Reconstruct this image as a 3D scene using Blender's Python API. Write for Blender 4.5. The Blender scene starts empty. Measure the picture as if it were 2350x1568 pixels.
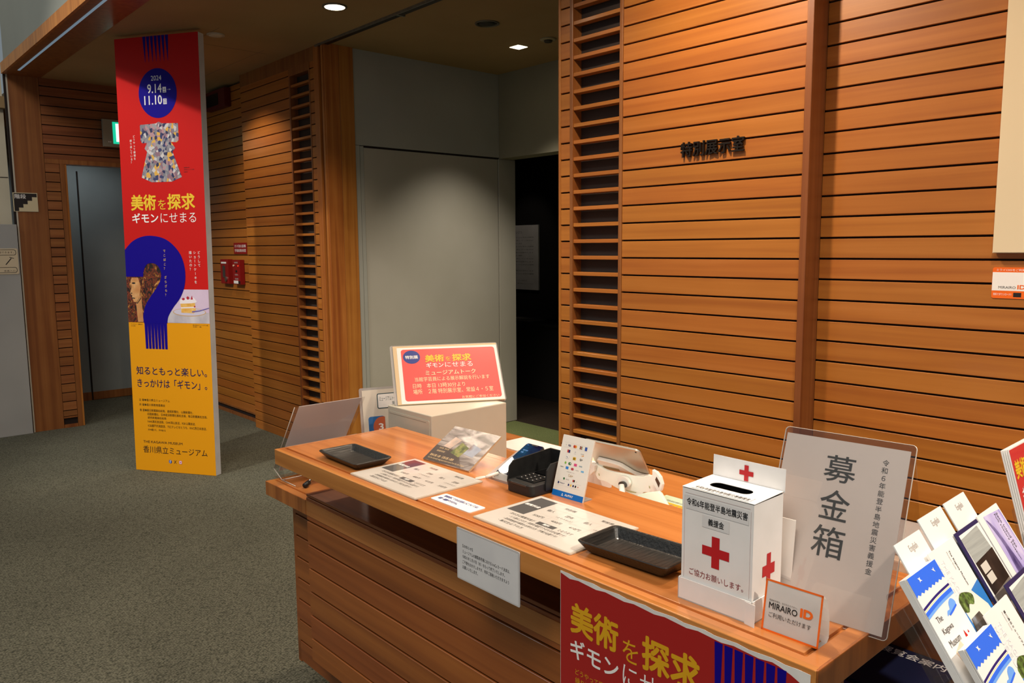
import bpy, bmesh, math, random
from mathutils import Matrix, Vector
random.seed(7)
sc = bpy.context.scene
COL = sc.collection
R90 = math.pi / 2

# ------------------------------------------------------------------ camera, world, exposure
CAM_H = 1.65
yaw, pitch, roll = math.radians(-48.0799), math.radians(-6.8115), math.radians(-0.4459)
fwd = Vector((math.sin(yaw) * math.cos(pitch), math.cos(yaw) * math.cos(pitch), math.sin(pitch)))
rgt = Vector((math.cos(yaw), -math.sin(yaw), 0))
upv = rgt.cross(fwd)
r2 = math.cos(roll) * rgt + math.sin(roll) * upv
u2 = -math.sin(roll) * rgt + math.cos(roll) * upv
cd = bpy.data.cameras.new('camera'); cam = bpy.data.objects.new('camera', cd); COL.objects.link(cam)
cd.sensor_width = 36.0; cd.lens = 1818.717 / 2350 * 36.0; cd.clip_start = 0.02; cd.clip_end = 100
cam.matrix_world = Matrix(((r2.x, u2.x, -fwd.x, 0), (r2.y, u2.y, -fwd.y, 0), (r2.z, u2.z, -fwd.z, CAM_H), (0, 0, 0, 1)))
sc.camera = cam
sc.view_settings.view_transform = 'Standard'; sc.view_settings.look = 'None'
sc.view_settings.gamma = 1.0; sc.view_settings.use_curve_mapping = False
sc.view_settings.exposure = 0.0
sc.cycles.transparent_max_bounces = 32
w = bpy.data.worlds.new('world'); sc.world = w; w.use_nodes = True
w.node_tree.nodes['Background'].inputs[0].default_value = (0.80, 0.92, 1.0, 1)
w.node_tree.nodes['Background'].inputs[1].default_value = 0.22
WARM = (1.0, 0.79, 0.58)
def spot(name, loc, target, power, size, blend, color=WARM, radius=0.05):
    l = bpy.data.lights.new(name, 'SPOT'); l.energy = power; l.spot_size = math.radians(size); l.spot_blend = blend
    l.color = color; l.shadow_soft_size = radius
    o = bpy.data.objects.new(name, l); COL.objects.link(o)
    d = (Vector(target) - Vector(loc)).normalized()
    o.matrix_world = Matrix.Translation(loc) @ d.to_track_quat('-Z', 'Y').to_matrix().to_4x4()
    return o
def area(name, loc, target, power, sx, sy, color=WARM):
    l = bpy.data.lights.new(name, 'AREA'); l.energy = power; l.shape = 'RECTANGLE'; l.size = sx; l.size_y = sy; l.color = color
    o = bpy.data.objects.new(name, l); COL.objects.link(o)
    d = (Vector(target) - Vector(loc)).normalized()
    o.matrix_world = Matrix.Translation(loc) @ d.to_track_quat('-Z', 'Y').to_matrix().to_4x4()
    return o
CZ = 3.175       # ceiling
# wall-side ceiling row over the reception (out of frame) and the lobby lamps
spot('downlight_lamp_a', (-1.95, 2.20, 3.16), (-1.95, 2.75, 0.6), 150, 155, 0.8)
spot('downlight_lamp_b', (-0.55, 2.05, 3.16), (-0.5, 2.4, 0), 72, 150, 0.8)
spot('downlight_lamp_c', (-3.78, 1.90, 3.155), (-3.6, 2.0, 0), 95, 120, 0.6)
spot('downlight_lamp_d', (0.75, 1.35, 3.16), (0.1, 1.3, 0), 200, 110, 0.6, (1, .86, .70))
spot('downlight_lobby', (-4.647, 2.682, 3.165), (-4.647, 2.7, 0), 80, 105, 0.7)
spot('downlight_wallwash', (-6.55, 2.45, 3.165), (-6.6, 2.75, 1.0), 60, 110, 0.5)
spot('downlight_vestibule', (-4.645, 4.262, 3.16), (-4.85, 4.2, 0), 230, 88, 1.0, (1, .90, .74))
spot('atrium_lamp', (-4.3, -2.6, 6.3), (-6.2, 2.0, 1.3), 1050, 30, 0.7, (1, .93, .82), 0.12)
spot('gallery_lamp', (-6.6, 5.4, 3.0), (-6.95, 6.5, 1.55), 7.0, 40, 0.6, (1, .85, .70), 0.03)
area('tablet_fill', (-1.45, 1.60, 0.965), (-1.62, 1.95, 0.93), 0.30, 0.5, 0.04, (0.90, 1.0, 0.88))  # unseen light added under the shelf to brighten the tablet from below
area('atrium_daylight', (-6.5, -3.0, 6.6), (-8.4, 0.8, 2.5), 90, 1.6, 1.6, (0.88, 0.95, 1.0))
area('hall_ceiling_light', (0.2, -2.0, 6.2), (-2.0, 2.0, 1.0), 250, 2.5, 2.0, (1.0, 0.89, 0.76))
spot('corridor_fill', (-8.9, 2.2, 2.85), (-9.4, 2.4, 0.8), 13, 130, 0.8, (0.92, 0.98, 1.0))  # unseen fill added to lift the grey door in the corridor

# ------------------------------------------------------------------ materials
def lin(h):
    if isinstance(h, str):
        h = h.lstrip('#'); c = [int(h[i:i + 2], 16) / 255 for i in (0, 2, 4)]
    else: c = h
    return tuple(x / 12.92 if x <= 0.04045 else ((x + 0.055) / 1.055) ** 2.4 for x in c) + (1,)
MATS = {}
def mat(name, color='#ffffff', rough=0.6, metal=0.0, coat=0.0, emit=None, estr=0.0, spec=0.5):
    if name in MATS: return MATS[name]
    m = bpy.data.materials.new(name); m.use_nodes = True
    b = m.node_tree.nodes['Principled BSDF']
    b.inputs['Base Color'].default_value = lin(color); b.inputs['Roughness'].default_value = rough
    b.inputs['Metallic'].default_value = metal; b.inputs['Coat Weight'].default_value = coat
    b.inputs['Coat Roughness'].default_value = 0.06; b.inputs['Specular IOR Level'].default_value = spec
    if emit: b.inputs['Emission Color'].default_value = lin(emit); b.inputs['Emission Strength'].default_value = estr
    MATS[name] = m; return m
def noisy(name, c1, c2, scale=(20, 20, 20), rough=0.6, detail=3, bump=0.0, coat=0.0, metal=0.0, contrast=(0.35, 0.65), rnd=False, seed=0):
    """two-tone procedural material; scale is per object axis"""
    if name in MATS: return MATS[name]
    m = mat(name, c1, rough, metal, coat); nt = m.node_tree; N = nt.nodes; L = nt.links
    b = N['Principled BSDF']; tc = N.new('ShaderNodeTexCoord'); mp = N.new('ShaderNodeMapping')
    mp.inputs['Scale'].default_value = scale; mp.inputs['Location'].default_value = (seed, seed * 2, seed * 3)
    no = N.new('ShaderNodeTexNoise'); no.inputs['Scale'].default_value = 1.0; no.inputs['Detail'].default_value = detail
    cr = N.new('ShaderNodeValToRGB'); e = cr.color_ramp.elements
    e[0].position = contrast[0]; e[0].color = lin(c1); e[1].position = contrast[1]; e[1].color = lin(c2)
    L.new(tc.outputs['Object'], mp.inputs['Vector'])
    if rnd:
        oi = N.new('ShaderNodeObjectInfo'); mu = N.new('ShaderNodeMath'); mu.operation = 'MULTIPLY'; mu.inputs[1].default_value = 60
        L.new(oi.outputs['Random'], mu.inputs[0]); va = N.new('ShaderNodeVectorMath'); va.operation = 'ADD'
        L.new(mp.outputs[0], va.inputs[0]); L.new(mu.outputs[0], va.inputs[1]); L.new(va.outputs[0], no.inputs['Vector'])
    else: L.new(mp.outputs[0], no.inputs['Vector'])
    L.new(no.outputs['Fac'], cr.inputs[0]); L.new(cr.outputs[0], b.inputs['Base Color'])
    if bump:
        bu = N.new('ShaderNodeBump'); bu.inputs['Strength'].default_value = bump; bu.inputs['Distance'].default_value = 0.003
        L.new(no.outputs['Fac'], bu.inputs['Height']); L.new(bu.outputs[0], b.inputs['Normal'])
    return m
def wood(name, light, mid, dark, axis='x', rough=0.42, coat=0.15, var=0.16, fine=1.0):
    if name in MATS: return MATS[name]
    m = mat(name, mid, rough, 0, coat); nt = m.node_tree; N = nt.nodes; L = nt.links; b = N['Principled BSDF']
    b.inputs['Coat Roughness'].default_value = 0.18
    tc = N.new('ShaderNodeTexCoord'); oi = N.new('ShaderNodeObjectInfo')
    mu = N.new('ShaderNodeMath'); mu.operation = 'MULTIPLY'; mu.inputs[1].default_value = 47.0; L.new(oi.outputs['Random'], mu.inputs[0])
    va = N.new('ShaderNodeVectorMath'); va.operation = 'ADD'; L.new(tc.outputs['Object'], va.inputs[0]); L.new(mu.outputs[0], va.inputs[1])
    def n(scale, det, dist=0.0):
        mp = N.new('ShaderNodeMapping'); mp.inputs['Scale'].default_value = scale; L.new(va.outputs[0], mp.inputs['Vector'])
        q = N.new('ShaderNodeTexNoise'); q.inputs['Scale'].default_value = 1; q.inputs['Detail'].default_value = det
        q.inputs['Distortion'].default_value = dist; L.new(mp.outputs[0], q.inputs['Vector']); return q
    along = {'x': (0.7, 26, 26), 'y': (26, 0.7, 26), 'z': (26, 26, 0.7)}[axis]
    fin = {'x': (6, 420, 420), 'y': (420, 6, 420), 'z': (420, 420, 6)}[axis]
    a = n(along, 4, 0.6); f = n(fin, 2); g = n((3.0, 5, 5), 2)
    cr = N.new('ShaderNodeValToRGB'); e = cr.color_ramp.elements
    e[0].position = 0.28; e[0].color = lin(dark); e[1].position = 0.72; e[1].color = lin(light)
    k = cr.color_ramp.elements.new(0.5); k.color = lin(mid)
    ad = N.new('ShaderNodeMath'); ad.operation = 'MULTIPLY_ADD'; ad.inputs[1].default_value = 0.16 * fine; L.new(f.outputs['Fac'], ad.inputs[0]); L.new(a.outputs['Fac'], ad.inputs[2])
    ad2 = N.new('ShaderNodeMath'); ad2.operation = 'MULTIPLY_ADD'; ad2.inputs[1].default_value = 0.22; L.new(g.outputs['Fac'], ad2.inputs[0]); L.new(ad.outputs[0], ad2.inputs[2])
    sb = N.new('ShaderNodeMath'); sb.operation = 'SUBTRACT'; sb.inputs[1].default_value = 0.08 * fine + 0.15; L.new(ad2.outputs[0], sb.inputs[0])
    L.new(sb.outputs[0], cr.inputs[0])
    hs = N.new('ShaderNodeHueSaturation'); L.new(cr.outputs[0], hs.inputs['Color'])
    mr = N.new('ShaderNodeMapRange'); mr.inputs['To Min'].default_value = 1 - var; mr.inputs['To Max'].default_value = 1 + var
    L.new(oi.outputs['Random'], mr.inputs['Value']); L.new(mr.outputs[0], hs.inputs['Value'])
    fr = N.new('ShaderNodeMath'); fr.operation = 'MULTIPLY'; fr.inputs[1].default_value = 7.31; L.new(oi.outputs['Random'], fr.inputs[0])
    fc = N.new('ShaderNodeMath'); fc.operation = 'FRACT'; L.new(fr.outputs[0], fc.inputs[0])
    mh = N.new('ShaderNodeMapRange'); mh.inputs['To Min'].default_value = 0.496; mh.inputs['To Max'].default_value = 0.504
    L.new(fc.outputs[0], mh.inputs['Value']); L.new(mh.outputs[0], hs.inputs['Hue'])
    L.new(hs.outputs[0], b.inputs['Base Color'])
    bu = N.new('ShaderNodeBump'); bu.inputs['Strength'].default_value = 0.06; bu.inputs['Distance'].default_value = 0.001
    L.new(f.outputs['Fac'], bu.inputs['Height']); L.new(bu.outputs[0], b.inputs['Normal'])
    return m
WH = wood('wood_horizontal_grain', '#b57230', '#ac6926', '#9f5d20', var=0.06, fine=0.7)
WV = wood('wood_vertical_grain', '#9a6232', '#8c5528', '#7a451e', 'z', var=0.04)
WJ = wood('wood_jamb', '#bd7c38', '#ae6b2c', '#92511f', 'z', var=0.03)
WD = wood('wood_desk', '#cc8648', '#c07a3c', '#a8642c', 'x', rough=0.30, coat=0.4, var=0.04)
WDE = wood('wood_desk_end', '#b97238', '#a8622d', '#8a4a20', 'z', rough=0.35, coat=0.3, var=0.04)
WP = wood('wood_desk_panel', '#a9622c', '#9a5526', '#85461e', 'x', rough=0.4, coat=0.2, var=0.10)
GAP = mat('dark_gap', '#1d0f08', 0.9)
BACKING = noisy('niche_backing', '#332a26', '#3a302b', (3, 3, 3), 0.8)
CEIL = noisy('ceiling_plaster', '#a5885f', '#9d8058', (1.5, 1.5, 1.5), 0.9)
GREYW = noisy('grey_wall_paint', '#aaaaa2', '#a4a49c', (2, 2, 2), 0.8)
GREYD = noisy('grey_door_paint', '#b3aea2', '#aba699', (1.5, 1.5, 1.5), 0.55)
DOORG = noisy('corridor_door_paint', '#8b9494', '#848c8d', (2, 2, 2), 0.6)
CREAM = noisy('cream_paint', '#d9cdb4', '#d2c6ad', (3, 3, 3), 0.8)
ATRW = noisy('atrium_grey', '#8c8f88', '#7e827c', (0.6, 0.6, 0.6), 0.8)
PANEL = noisy('grey_panel', '#a5a5a3', '#9e9e9c', (2, 2, 2), 0.7)
DARKR = mat('gallery_black', '#1a1614', 0.9)
WPAPER = noisy('white_paper', '#f2efec', '#e9e6e2', (8, 8, 8), 0.7)
LAM = noisy('laminated_paper', '#dfd8d0', '#d7d0c8', (8, 8, 8), 0.35, coat=0.9)
CARD = noisy('white_card', '#f3f1f0', '#eceae8', (14, 14, 14), 0.55)
BEIGE = noisy('beige_steel', '#beb8a8', '#b7b1a1', (6, 6, 6), 0.45, coat=0.1)
BLACKP = noisy('black_leather', '#0e0e0e', '#191817', (160, 22, 160), 0.42, bump=0.5, coat=0.1)
BLACK = noisy('black_plastic', '#141414', '#1b1b1b', (60, 60, 60), 0.5)
WPLAS = noisy('white_plastic', '#ece6dc', '#e6e0d6', (5, 5, 5), 0.35, coat=0.2)
SILVER = noisy('silver_metal', '#c9c2b4', '#bdb6a8', (4, 4, 4), 0.35, metal=0.75)
STEEL = noisy('steel', '#9a9a98', '#8c8c8a', (30, 30, 30), 0.35, metal=0.9)
RED = mat('print_red', '#c41b18', 0.6, spec=0.15); YEL = mat('print_yellow', '#e39a12', 0.6, spec=0.15); YELT = mat('print_title_yellow', '#ecc22e', 0.45)
BLUE = mat('print_blue', '#130286', 0.6, spec=0.15); NAVY = mat('print_navy', '#15104f', 0.5); WHT = mat('print_white', '#f4f1ee', 0.5)
INK = mat('print_black', '#1a1718', 0.5); GREYT = mat('print_grey', '#8d8a88', 0.5); PALE = mat('print_pale', '#c9c6c4', 0.6)
CROSS = mat('print_cross_red', '#c01820', 0.5); CROSSD = mat('print_dark_red', '#8c2a30', 0.5)
ORG = mat('print_orange', '#f06a14', 0.45); SKY = mat('print_sky_blue', '#2f6df0', 0.45); SKY2 = mat('print_light_blue', '#6ea6f5', 0.45)
AIRB = mat('print_air_blue', '#0f6cc4', 0.4); PINK = mat('print_coral', '#e65a56', 0.35, coat=0.7); OVAL = mat('print_oval_blue', '#2e3f8e', 0.35, coat=0.7)
DKG = mat('print_dark_grey', '#5b5a5a', 0.35, coat=0.8); MAROON = mat('print_maroon', '#5a3036', 0.35, coat=0.8)
PENB = mat('print_pen_blue', '#27358c', 0.5); FIRE = mat('fire_red_paint', '#8e1416', 0.4)
def acrylic(name='clear_acrylic', tint=(0.93, 0.92, 0.92), gloss=0.08, rough=0.03, haze=0.0):
    if name in MATS: return MATS[name]
    m = bpy.data.materials.new(name); m.use_nodes = True; nt = m.node_tree; N = nt.nodes; L = nt.links
    N.remove(N['Principled BSDF']); out = N['Material Output']
    t = N.new('ShaderNodeBsdfTransparent'); t.inputs[0].default_value = (*tint, 1)
    g = N.new('ShaderNodeBsdfGlossy'); g.inputs['Roughness'].default_value = rough
    no = N.new('ShaderNodeTexNoise'); no.inputs['Scale'].default_value = 6
    mr = N.new('ShaderNodeMapRange'); mr.inputs['To Min'].default_value = rough; mr.inputs['To Max'].default_value = rough + 0.04
    L.new(no.outputs['Fac'], mr.inputs['Value']); L.new(mr.outputs[0], g.inputs['Roughness'])
    lw = N.new('ShaderNodeLayerWeight'); lw.inputs['Blend'].default_value = 0.5
    pw = N.new('ShaderNodeMath'); pw.operation = 'POWER'; pw.inputs[1].default_value = 4.0; L.new(lw.outputs['Facing'], pw.inputs[0])
    ad = N.new('ShaderNodeMath'); ad.operation = 'MULTIPLY_ADD'; ad.inputs[1].default_value = 0.45; ad.inputs[2].default_value = gloss * 0.5; L.new(pw.outputs[0], ad.inputs[0])
    mx = N.new('ShaderNodeMixShader'); L.new(ad.outputs[0], mx.inputs[0]); L.new(t.outputs[0], mx.inputs[1]); L.new(g.outputs[0], mx.inputs[2])
    last = mx
    if haze:
        d = N.new('ShaderNodeBsdfDiffuse'); d.inputs[0].default_value = (0.8, 0.78, 0.76, 1)
        m2 = N.new('ShaderNodeMixShader'); m2.inputs[0].default_value = haze; L.new(mx.outputs[0], m2.inputs[1]); L.new(d.outputs[0], m2.inputs[2]); last = m2
    L.new(last.outputs[0], out.inputs['Surface']); MATS[name] = m; return m
ACR = acrylic(); ACE = mat('acrylic_edge', '#cfc6bc', 0.2, coat=0.6); ACH = acrylic('hazy_acrylic', (0.75, 0.72, 0.72), 0.08, 0.08, 0.30)
def translucent(name, col, k=0.5):
    m = mat(name, col, 0.5); nt = m.node_tree; N = nt.nodes; L = nt.links; b = N['Principled BSDF']
    t = N.new('ShaderNodeBsdfTranslucent'); t.inputs[0].default_value = lin(col); mx = N.new('ShaderNodeMixShader'); mx.inputs[0].default_value = k
    no = N.new('ShaderNodeTexNoise'); no.inputs['Scale'].default_value = 8; cr = N.new('ShaderNodeMapRange'); cr.inputs['To Min'].default_value = k - .03; cr.inputs['To Max'].default_value = k + .03
    L.new(no.outputs['Fac'], cr.inputs['Value']); L.new(cr.outputs[0], mx.inputs[0])
    L.new(b.outputs[0], mx.inputs[1]); L.new(t.outputs[0], mx.inputs[2]); L.new(mx.outputs[0], N['Material Output'].inputs['Surface']); return m
TRP = translucent('poster_paper_back', '#e4dede', 0.5)
def carpet(name, c1, c2):
    m = mat(name, c1, 0.95, spec=0.1); nt = m.node_tree; N = nt.nodes; L = nt.links; b = N['Principled BSDF']
    tc = N.new('ShaderNodeTexCoord'); mp = N.new('ShaderNodeMapping'); mp.inputs['Scale'].default_value = (230, 105, 100)
    mp.inputs['Rotation'].default_value = (0, 0, 0)
    v = N.new('ShaderNodeTexVoronoi'); v.inputs['Scale'].default_value = 1.0; v.inputs['Randomness'].default_value = 0.75
    L.new(tc.outputs['Object'], mp.inputs[0]); L.new(mp.outputs[0], v.inputs['Vector'])
    n2 = N.new('ShaderNodeTexNoise'); n2.inputs['Scale'].default_value = 2.2; n2.inputs['Detail'].default_value = 3
    L.new(tc.outputs['Object'], n2.inputs['Vector'])
    cr = N.new('ShaderNodeValToRGB'); e = cr.color_ramp.elements; e[0].position = 0.15; e[0].color = lin(c2); e[1].position = 0.75; e[1].color = lin(c1)
    iv = N.new('ShaderNodeMath'); iv.operation = 'SUBTRACT'; iv.inputs[0].default_value = 0.95; L.new(v.outputs['Distance'], iv.inputs[1]); L.new(iv.outputs[0], cr.inputs[0])
    mx = N.new('ShaderNodeMix'); mx.data_type = 'RGBA'; mx.blend_type = 'MULTIPLY'; mx.inputs[0].default_value = 0.25
    L.new(cr.outputs[0], mx.inputs[6]); L.new(n2.outputs['Fac'], mx.inputs[7]); L.new(mx.outputs[2], b.inputs['Base Color'])
    bu = N.new('ShaderNodeBump'); bu.inputs['Strength'].default_value = 0.9; bu.inputs['Distance'].default_value = 0.004
    L.new(iv.outputs[0], bu.inputs['Height']); L.new(bu.outputs[0], b.inputs['Normal']); return m
CARPET = carpet('loop_carpet', '#828171', '#3f4138'); CARG = carpet('green_carpet', '#7d8657', '#565e3a'); CARB = carpet('brown_carpet', '#3f342c', '#241d18')

# ------------------------------------------------------------------ geometry helpers
def link(o, parent=None, world=False, M=None):
    COL.objects.link(o)
    if parent is not None:
        o.parent = parent
        if world: o.matrix_parent_inverse = parent.matrix_world.inverted()
    if M is not None: o.matrix_world = M
    return o
def tag(o, label=None, cat=None, group=None, kind=None):
    if label: o['label'] = label
    if cat: o['category'] = cat
    if group: o['group'] = group
    if kind: o['kind'] = kind
    return o
def empty(name, M, label=None, cat=None, group=None, kind=None):
    o = bpy.data.objects.new(name, None); o.empty_display_size = 0.05; COL.objects.link(o)
    o.matrix_world = M if isinstance(M, Matrix) else Matrix.Translation(M)
    return tag(o, label, cat, group, kind)
def frame(O, e, up):
    """matrix whose x = e, y = up (made square to e), z = facing normal"""
    e = Vector(e).normalized(); up = Vector(up); up = (up - e * up.dot(e)).normalized(); n = e.cross(up)
    return Matrix(((e.x, up.x, n.x, O[0]), (e.y, up.y, n.y, O[1]), (e.z, up.z, n.z, O[2]), (0, 0, 0, 1)))
def lean(O, yawdeg, tiltdeg):
    """sign standing at O (bottom left), width along yaw, leaning back by tilt"""
    a = math.radians(yawdeg); t = math.radians(tiltdeg)
    e = Vector((math.cos(a), math.sin(a), 0)); n = Vector((-math.sin(a), math.cos(a), 0))
    return frame(O, e, Vector((0, 0, math.cos(t))) + n * math.sin(t))
def mobj(name, me_or_bm, m, parent=None, world=False, smooth=False, M=None):
    if isinstance(me_or_bm, bmesh.types.BMesh):
        me = bpy.data.meshes.new(name); me_or_bm.to_mesh(me); me_or_bm.free()
    else: me = me_or_bm
    if m: me.materials.clear(); me.materials.append(m)
    if smooth:
        for p in me.polygons: p.use_smooth = True
    return link(bpy.data.objects.new(name, me), parent, world, M)
def bmbox(bm, x0, x1, y0, y1, z0, z1):
    v = [bm.verts.new(c) for c in ((x0, y0, z0), (x1, y0, z0), (x1, y1, z0), (x0, y1, z0), (x0, y0, z1), (x1, y0, z1), (x1, y1, z1), (x0, y1, z1))]
    for f in ((3, 2, 1, 0), (4, 5, 6, 7), (0, 1, 5, 4), (1, 2, 6, 5), (2, 3, 7, 6), (3, 0, 4, 7)): bm.faces.new([v[i] for i in f])
    return v
def box(name, x0, x1, y0, y1, z0, z1, m, parent=None, world=False, bev=0.0, seg=2, M=None):
    bm = bmesh.new(); bmbox(bm, min(x0, x1), max(x0, x1), min(y0, y1), max(y0, y1), min(z0, z1), max(z0, z1))
    if bev: bmesh.ops.bevel(bm, geom=bm.edges[:], offset=bev, segments=seg, profile=0.6, affect='EDGES')
    return mobj(name, bm, m, parent, world, M=M)
def prism(name, pts, z0, z1, m, parent=None, world=False, bev=0.0, M=None, smooth=False):
    bm = bmesh.new(); vs = [bm.verts.new((x, y, z0)) for x, y in pts]; f = bm.faces.new(vs); f.normal_update()
    if f.normal.z < 0: f.normal_flip()
    if abs(z1 - z0) > 1e-7:
        r = bmesh.ops.extrude_face_region(bm, geom=[f]); bmesh.ops.translate(bm, vec=(0, 0, z1 - z0), verts=[g for g in r['geom'] if isinstance(g, bmesh.types.BMVert)])
        bmesh.ops.recalc_face_normals(bm, faces=bm.faces[:])
        if bev: bmesh.ops.bevel(bm, geom=[e for e in bm.edges if abs(e.verts[0].co.z - e.verts[1].co.z) < 1e-6], offset=bev, segments=2, affect='EDGES')
    return mobj(name, bm, m, parent, world, smooth, M)
def rrect(x0, y0, x1, y1, r, n=5):
    out = []
    for cx, cy, a in ((x1 - r, y0 + r, -R90), (x1 - r, y1 - r, 0), (x0 + r, y1 - r, R90), (x0 + r, y0 + r, 2 * R90)):
        for i in range(n + 1): t = a + R90 * i / n; out.append((cx + r * math.cos(t), cy + r * math.sin(t)))
    return out
def ell(cx, cy, rx, ry, n=32, a0=0, a1=2 * math.pi):
    full = abs(a1 - a0 - 2 * math.pi) < 1e-6
    return [(cx + rx * math.cos(a0 + (a1 - a0) * i / (n if full else n - 1)), cy + ry * math.sin(a0 + (a1 - a0) * i / (n if full else n - 1))) for i in range(n)]
def multi(name, polys, z, m, parent, thick=0.0):
    """several flat polygons printed together as one mesh"""
    bm = bmesh.new()
    for p in polys:
        f = bm.faces.new([bm.verts.new((x, y, z)) for x, y in p]); f.normal_update()
        if f.normal.z < 0: f.normal_flip()
    return mobj(name, bm, m, parent)
def tube(name, pts, r, m, parent=None, world=False, seg=10, M=None):
    bm = bmesh.new(); P = [Vector(p) for p in pts]; rings = []
    for i, p in enumerate(P):
        d = (P[min(i + 1, len(P) - 1)] - P[max(i - 1, 0)]).normalized()
        a = d.cross(Vector((0, 0, 1)));  a = d.cross(Vector((1, 0, 0))) if a.length < 0.05 else a
        a.normalize(); b = d.cross(a)
        rr = r[i] if isinstance(r, (list, tuple)) else r
        rings.append([bm.verts.new(p + rr * (math.cos(t) * a + math.sin(t) * b)) for t in [2 * math.pi * k / seg for k in range(seg)]])
    for i in range(len(rings) - 1):
        for k in range(seg): bm.faces.new((rings[i][k], rings[i][(k + 1) % seg], rings[i + 1][(k + 1) % seg], rings[i + 1][k]))
    bm.faces.new(rings[0][::-1]); bm.faces.new(rings[-1]); bmesh.ops.recalc_face_normals(bm, faces=bm.faces[:])
    return mobj(name, bm, m, parent, world, True, M)
def lathe(name, prof, m, parent=None, world=False, n=32, M=None, smooth=True):
    """prof: (radius, z) pairs"""
    bm = bmesh.new(); rings = []
    for r, z in prof: rings.append([bm.verts.new((r * math.cos(2 * math.pi * k / n), r * math.sin(2 * math.pi * k / n), z)) for k in range(n)])
    for i in range(len(rings) - 1):
        for k in range(n): bm.faces.new((rings[i][k], rings[i][(k + 1) % n], rings[i + 1][(k + 1) % n], rings[i + 1][k]))
    bm.faces.new(rings[0][::-1]); bm.faces.new(rings[-1]); bmesh.ops.recalc_face_normals(bm, faces=bm.faces[:])
    return mobj(name, bm, m, parent, world, smooth, M)
# --- lettering
GC = {}
def glyph(s, bold=0.0):
    k = (s, bold)
    if k in GC: return GC[k]
    if bold > 0.001:
        V0, F0 = glyph(s); V = []; F = []
        for dx, dy in ((0, 0), (1, 0), (-1, 0), (0, 1), (0, -1), (.7, .7), (-.7, .7), (.7, -.7), (-.7, -.7)):
            o = len(V); V += [(x + dx * bold, y + dy * bold, 2.0e-5 * (o // max(1, len(V0)))) for x, y, _ in V0]; F += [tuple(i + o for i in f) for f in F0]
        GC[k] = (V, F); return GC[k]
    c = bpy.data.curves.new('t', 'FONT'); c.body = s; c.size = 1; c.resolution_u = 3; c.offset = min(0.0, bold)
    o = bpy.data.objects.new('t', c); me = o.to_mesh()
    V = [(v.co.x, v.co.y, 0.0) for v in me.vertices]; F = [tuple(p.vertices) for p in me.polygons]
    o.to_mesh_clear(); bpy.data.objects.remove(o); bpy.data.curves.remove(c)
    GC[k] = (V, F); return GC[k]
class Ink:
    def __init__(s, parent, m, name='lettering', z=0.0006): s.p, s.m, s.n, s.z = parent, m, name, z; s.V = []; s.F = []
    def _add(s, V, F, f):
        o = len(s.V); s.V += [f(x, y) + (q,) for x, y, q in V]; s.F += [tuple(i + o for i in q) for q in F]
    def fit(s, t, x0, y0, x1, y1, bold=0.0):
        V, F = glyph(t, bold)
        if not V: return s
        ax, bx = min(v[0] for v in V), max(v[0] for v in V); ay, by = min(v[1] for v in V), max(v[1] for v in V)
        s._add(V, F, lambda x, y: (x0 + (x - ax) / (bx - ax + 1e-9) * (x1 - x0), y0 + (y - ay) / (by - ay + 1e-9) * (y1 - y0))); return s
    def line(s, t, x, y, size, width=None, bold=0.0, align='l'):
        V, F = glyph(t, bold)
        if not V: return s
        ax, bx = min(v[0] for v in V), max(v[0] for v in V); sx = size if width is None else width / (bx - ax)
        ox = {'l': 0, 'c': -(bx - ax) * sx / 2, 'r': -(bx - ax) * sx}[align]
        s._add(V, F, lambda px, py: (x + ox + (px - ax) * sx, y + py * size)); return s
    def col(s, t, x, ytop, ybot, size, bold=0.0, wid=None):
        n = len(t); st = (ytop - ybot) / n
        for i, ch in enumerate(t):
            if ch in ' \u3000': continue
            V, F = glyph(ch, bold); cy = ytop - st * (i + 0.5)
            if ch == 'ー': s._add(V, F, lambda px, py, cy=cy: (x + (py - 0.38) * size, cy + (px - 0.5) * size))
            else:
                cw = 1.0 if ord(ch) > 255 else max(v[0] for v in V)
                s._add(V, F, lambda px, py, cy=cy, cw=cw: (x + (px - cw / 2) * (wid or size), cy + (py - 0.38) * size))
        return s
    def build(s):
        if not s.V: return None
        me = bpy.data.meshes.new(s.n); me.from_pydata([(x, y, s.z + q) for x, y, q in s.V], [], s.F); me.update()
        o = mobj(s.n, me, s.m, s.p); o['kind'] = 'stuff'; return o
def text(parent, m, items, z=0.0006, name='lettering'):
    k = Ink(parent, m, name, z)
    for it in items: getattr(k, it[0])(*it[1:])
    return k.build()
PITCH = 0.0841; GRV = 0.0078; OFF = -0.006
def board_mesh(name, L, h=PITCH - GRV, t=0.014, ch=0.0012):
    """board lying along +x, front at y = -t, back at y = 0, z 0..h"""
    prof = [(0, 0), (-t + ch, 0), (-t, ch), (-t, h - ch), (-t + ch, h), (0, h)]; V = []; F = []
    for x in (0, L): V += [(x, y, z) for y, z in prof]
    n = 6
    F.append(tuple(range(n))); F.append(tuple(reversed(range(n, 2 * n))))
    for i in range(n): j = (i + 1) % n; F.append((i, i + n, j + n, j))
    me = bpy.data.meshes.new(name); me.from_pydata(V, [], F); me.update()
    bm = bmesh.new(); bm.from_mesh(me); bmesh.ops.recalc_face_normals(bm, faces=bm.faces[:]); bm.to_mesh(me); bm.free(); return me
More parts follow.
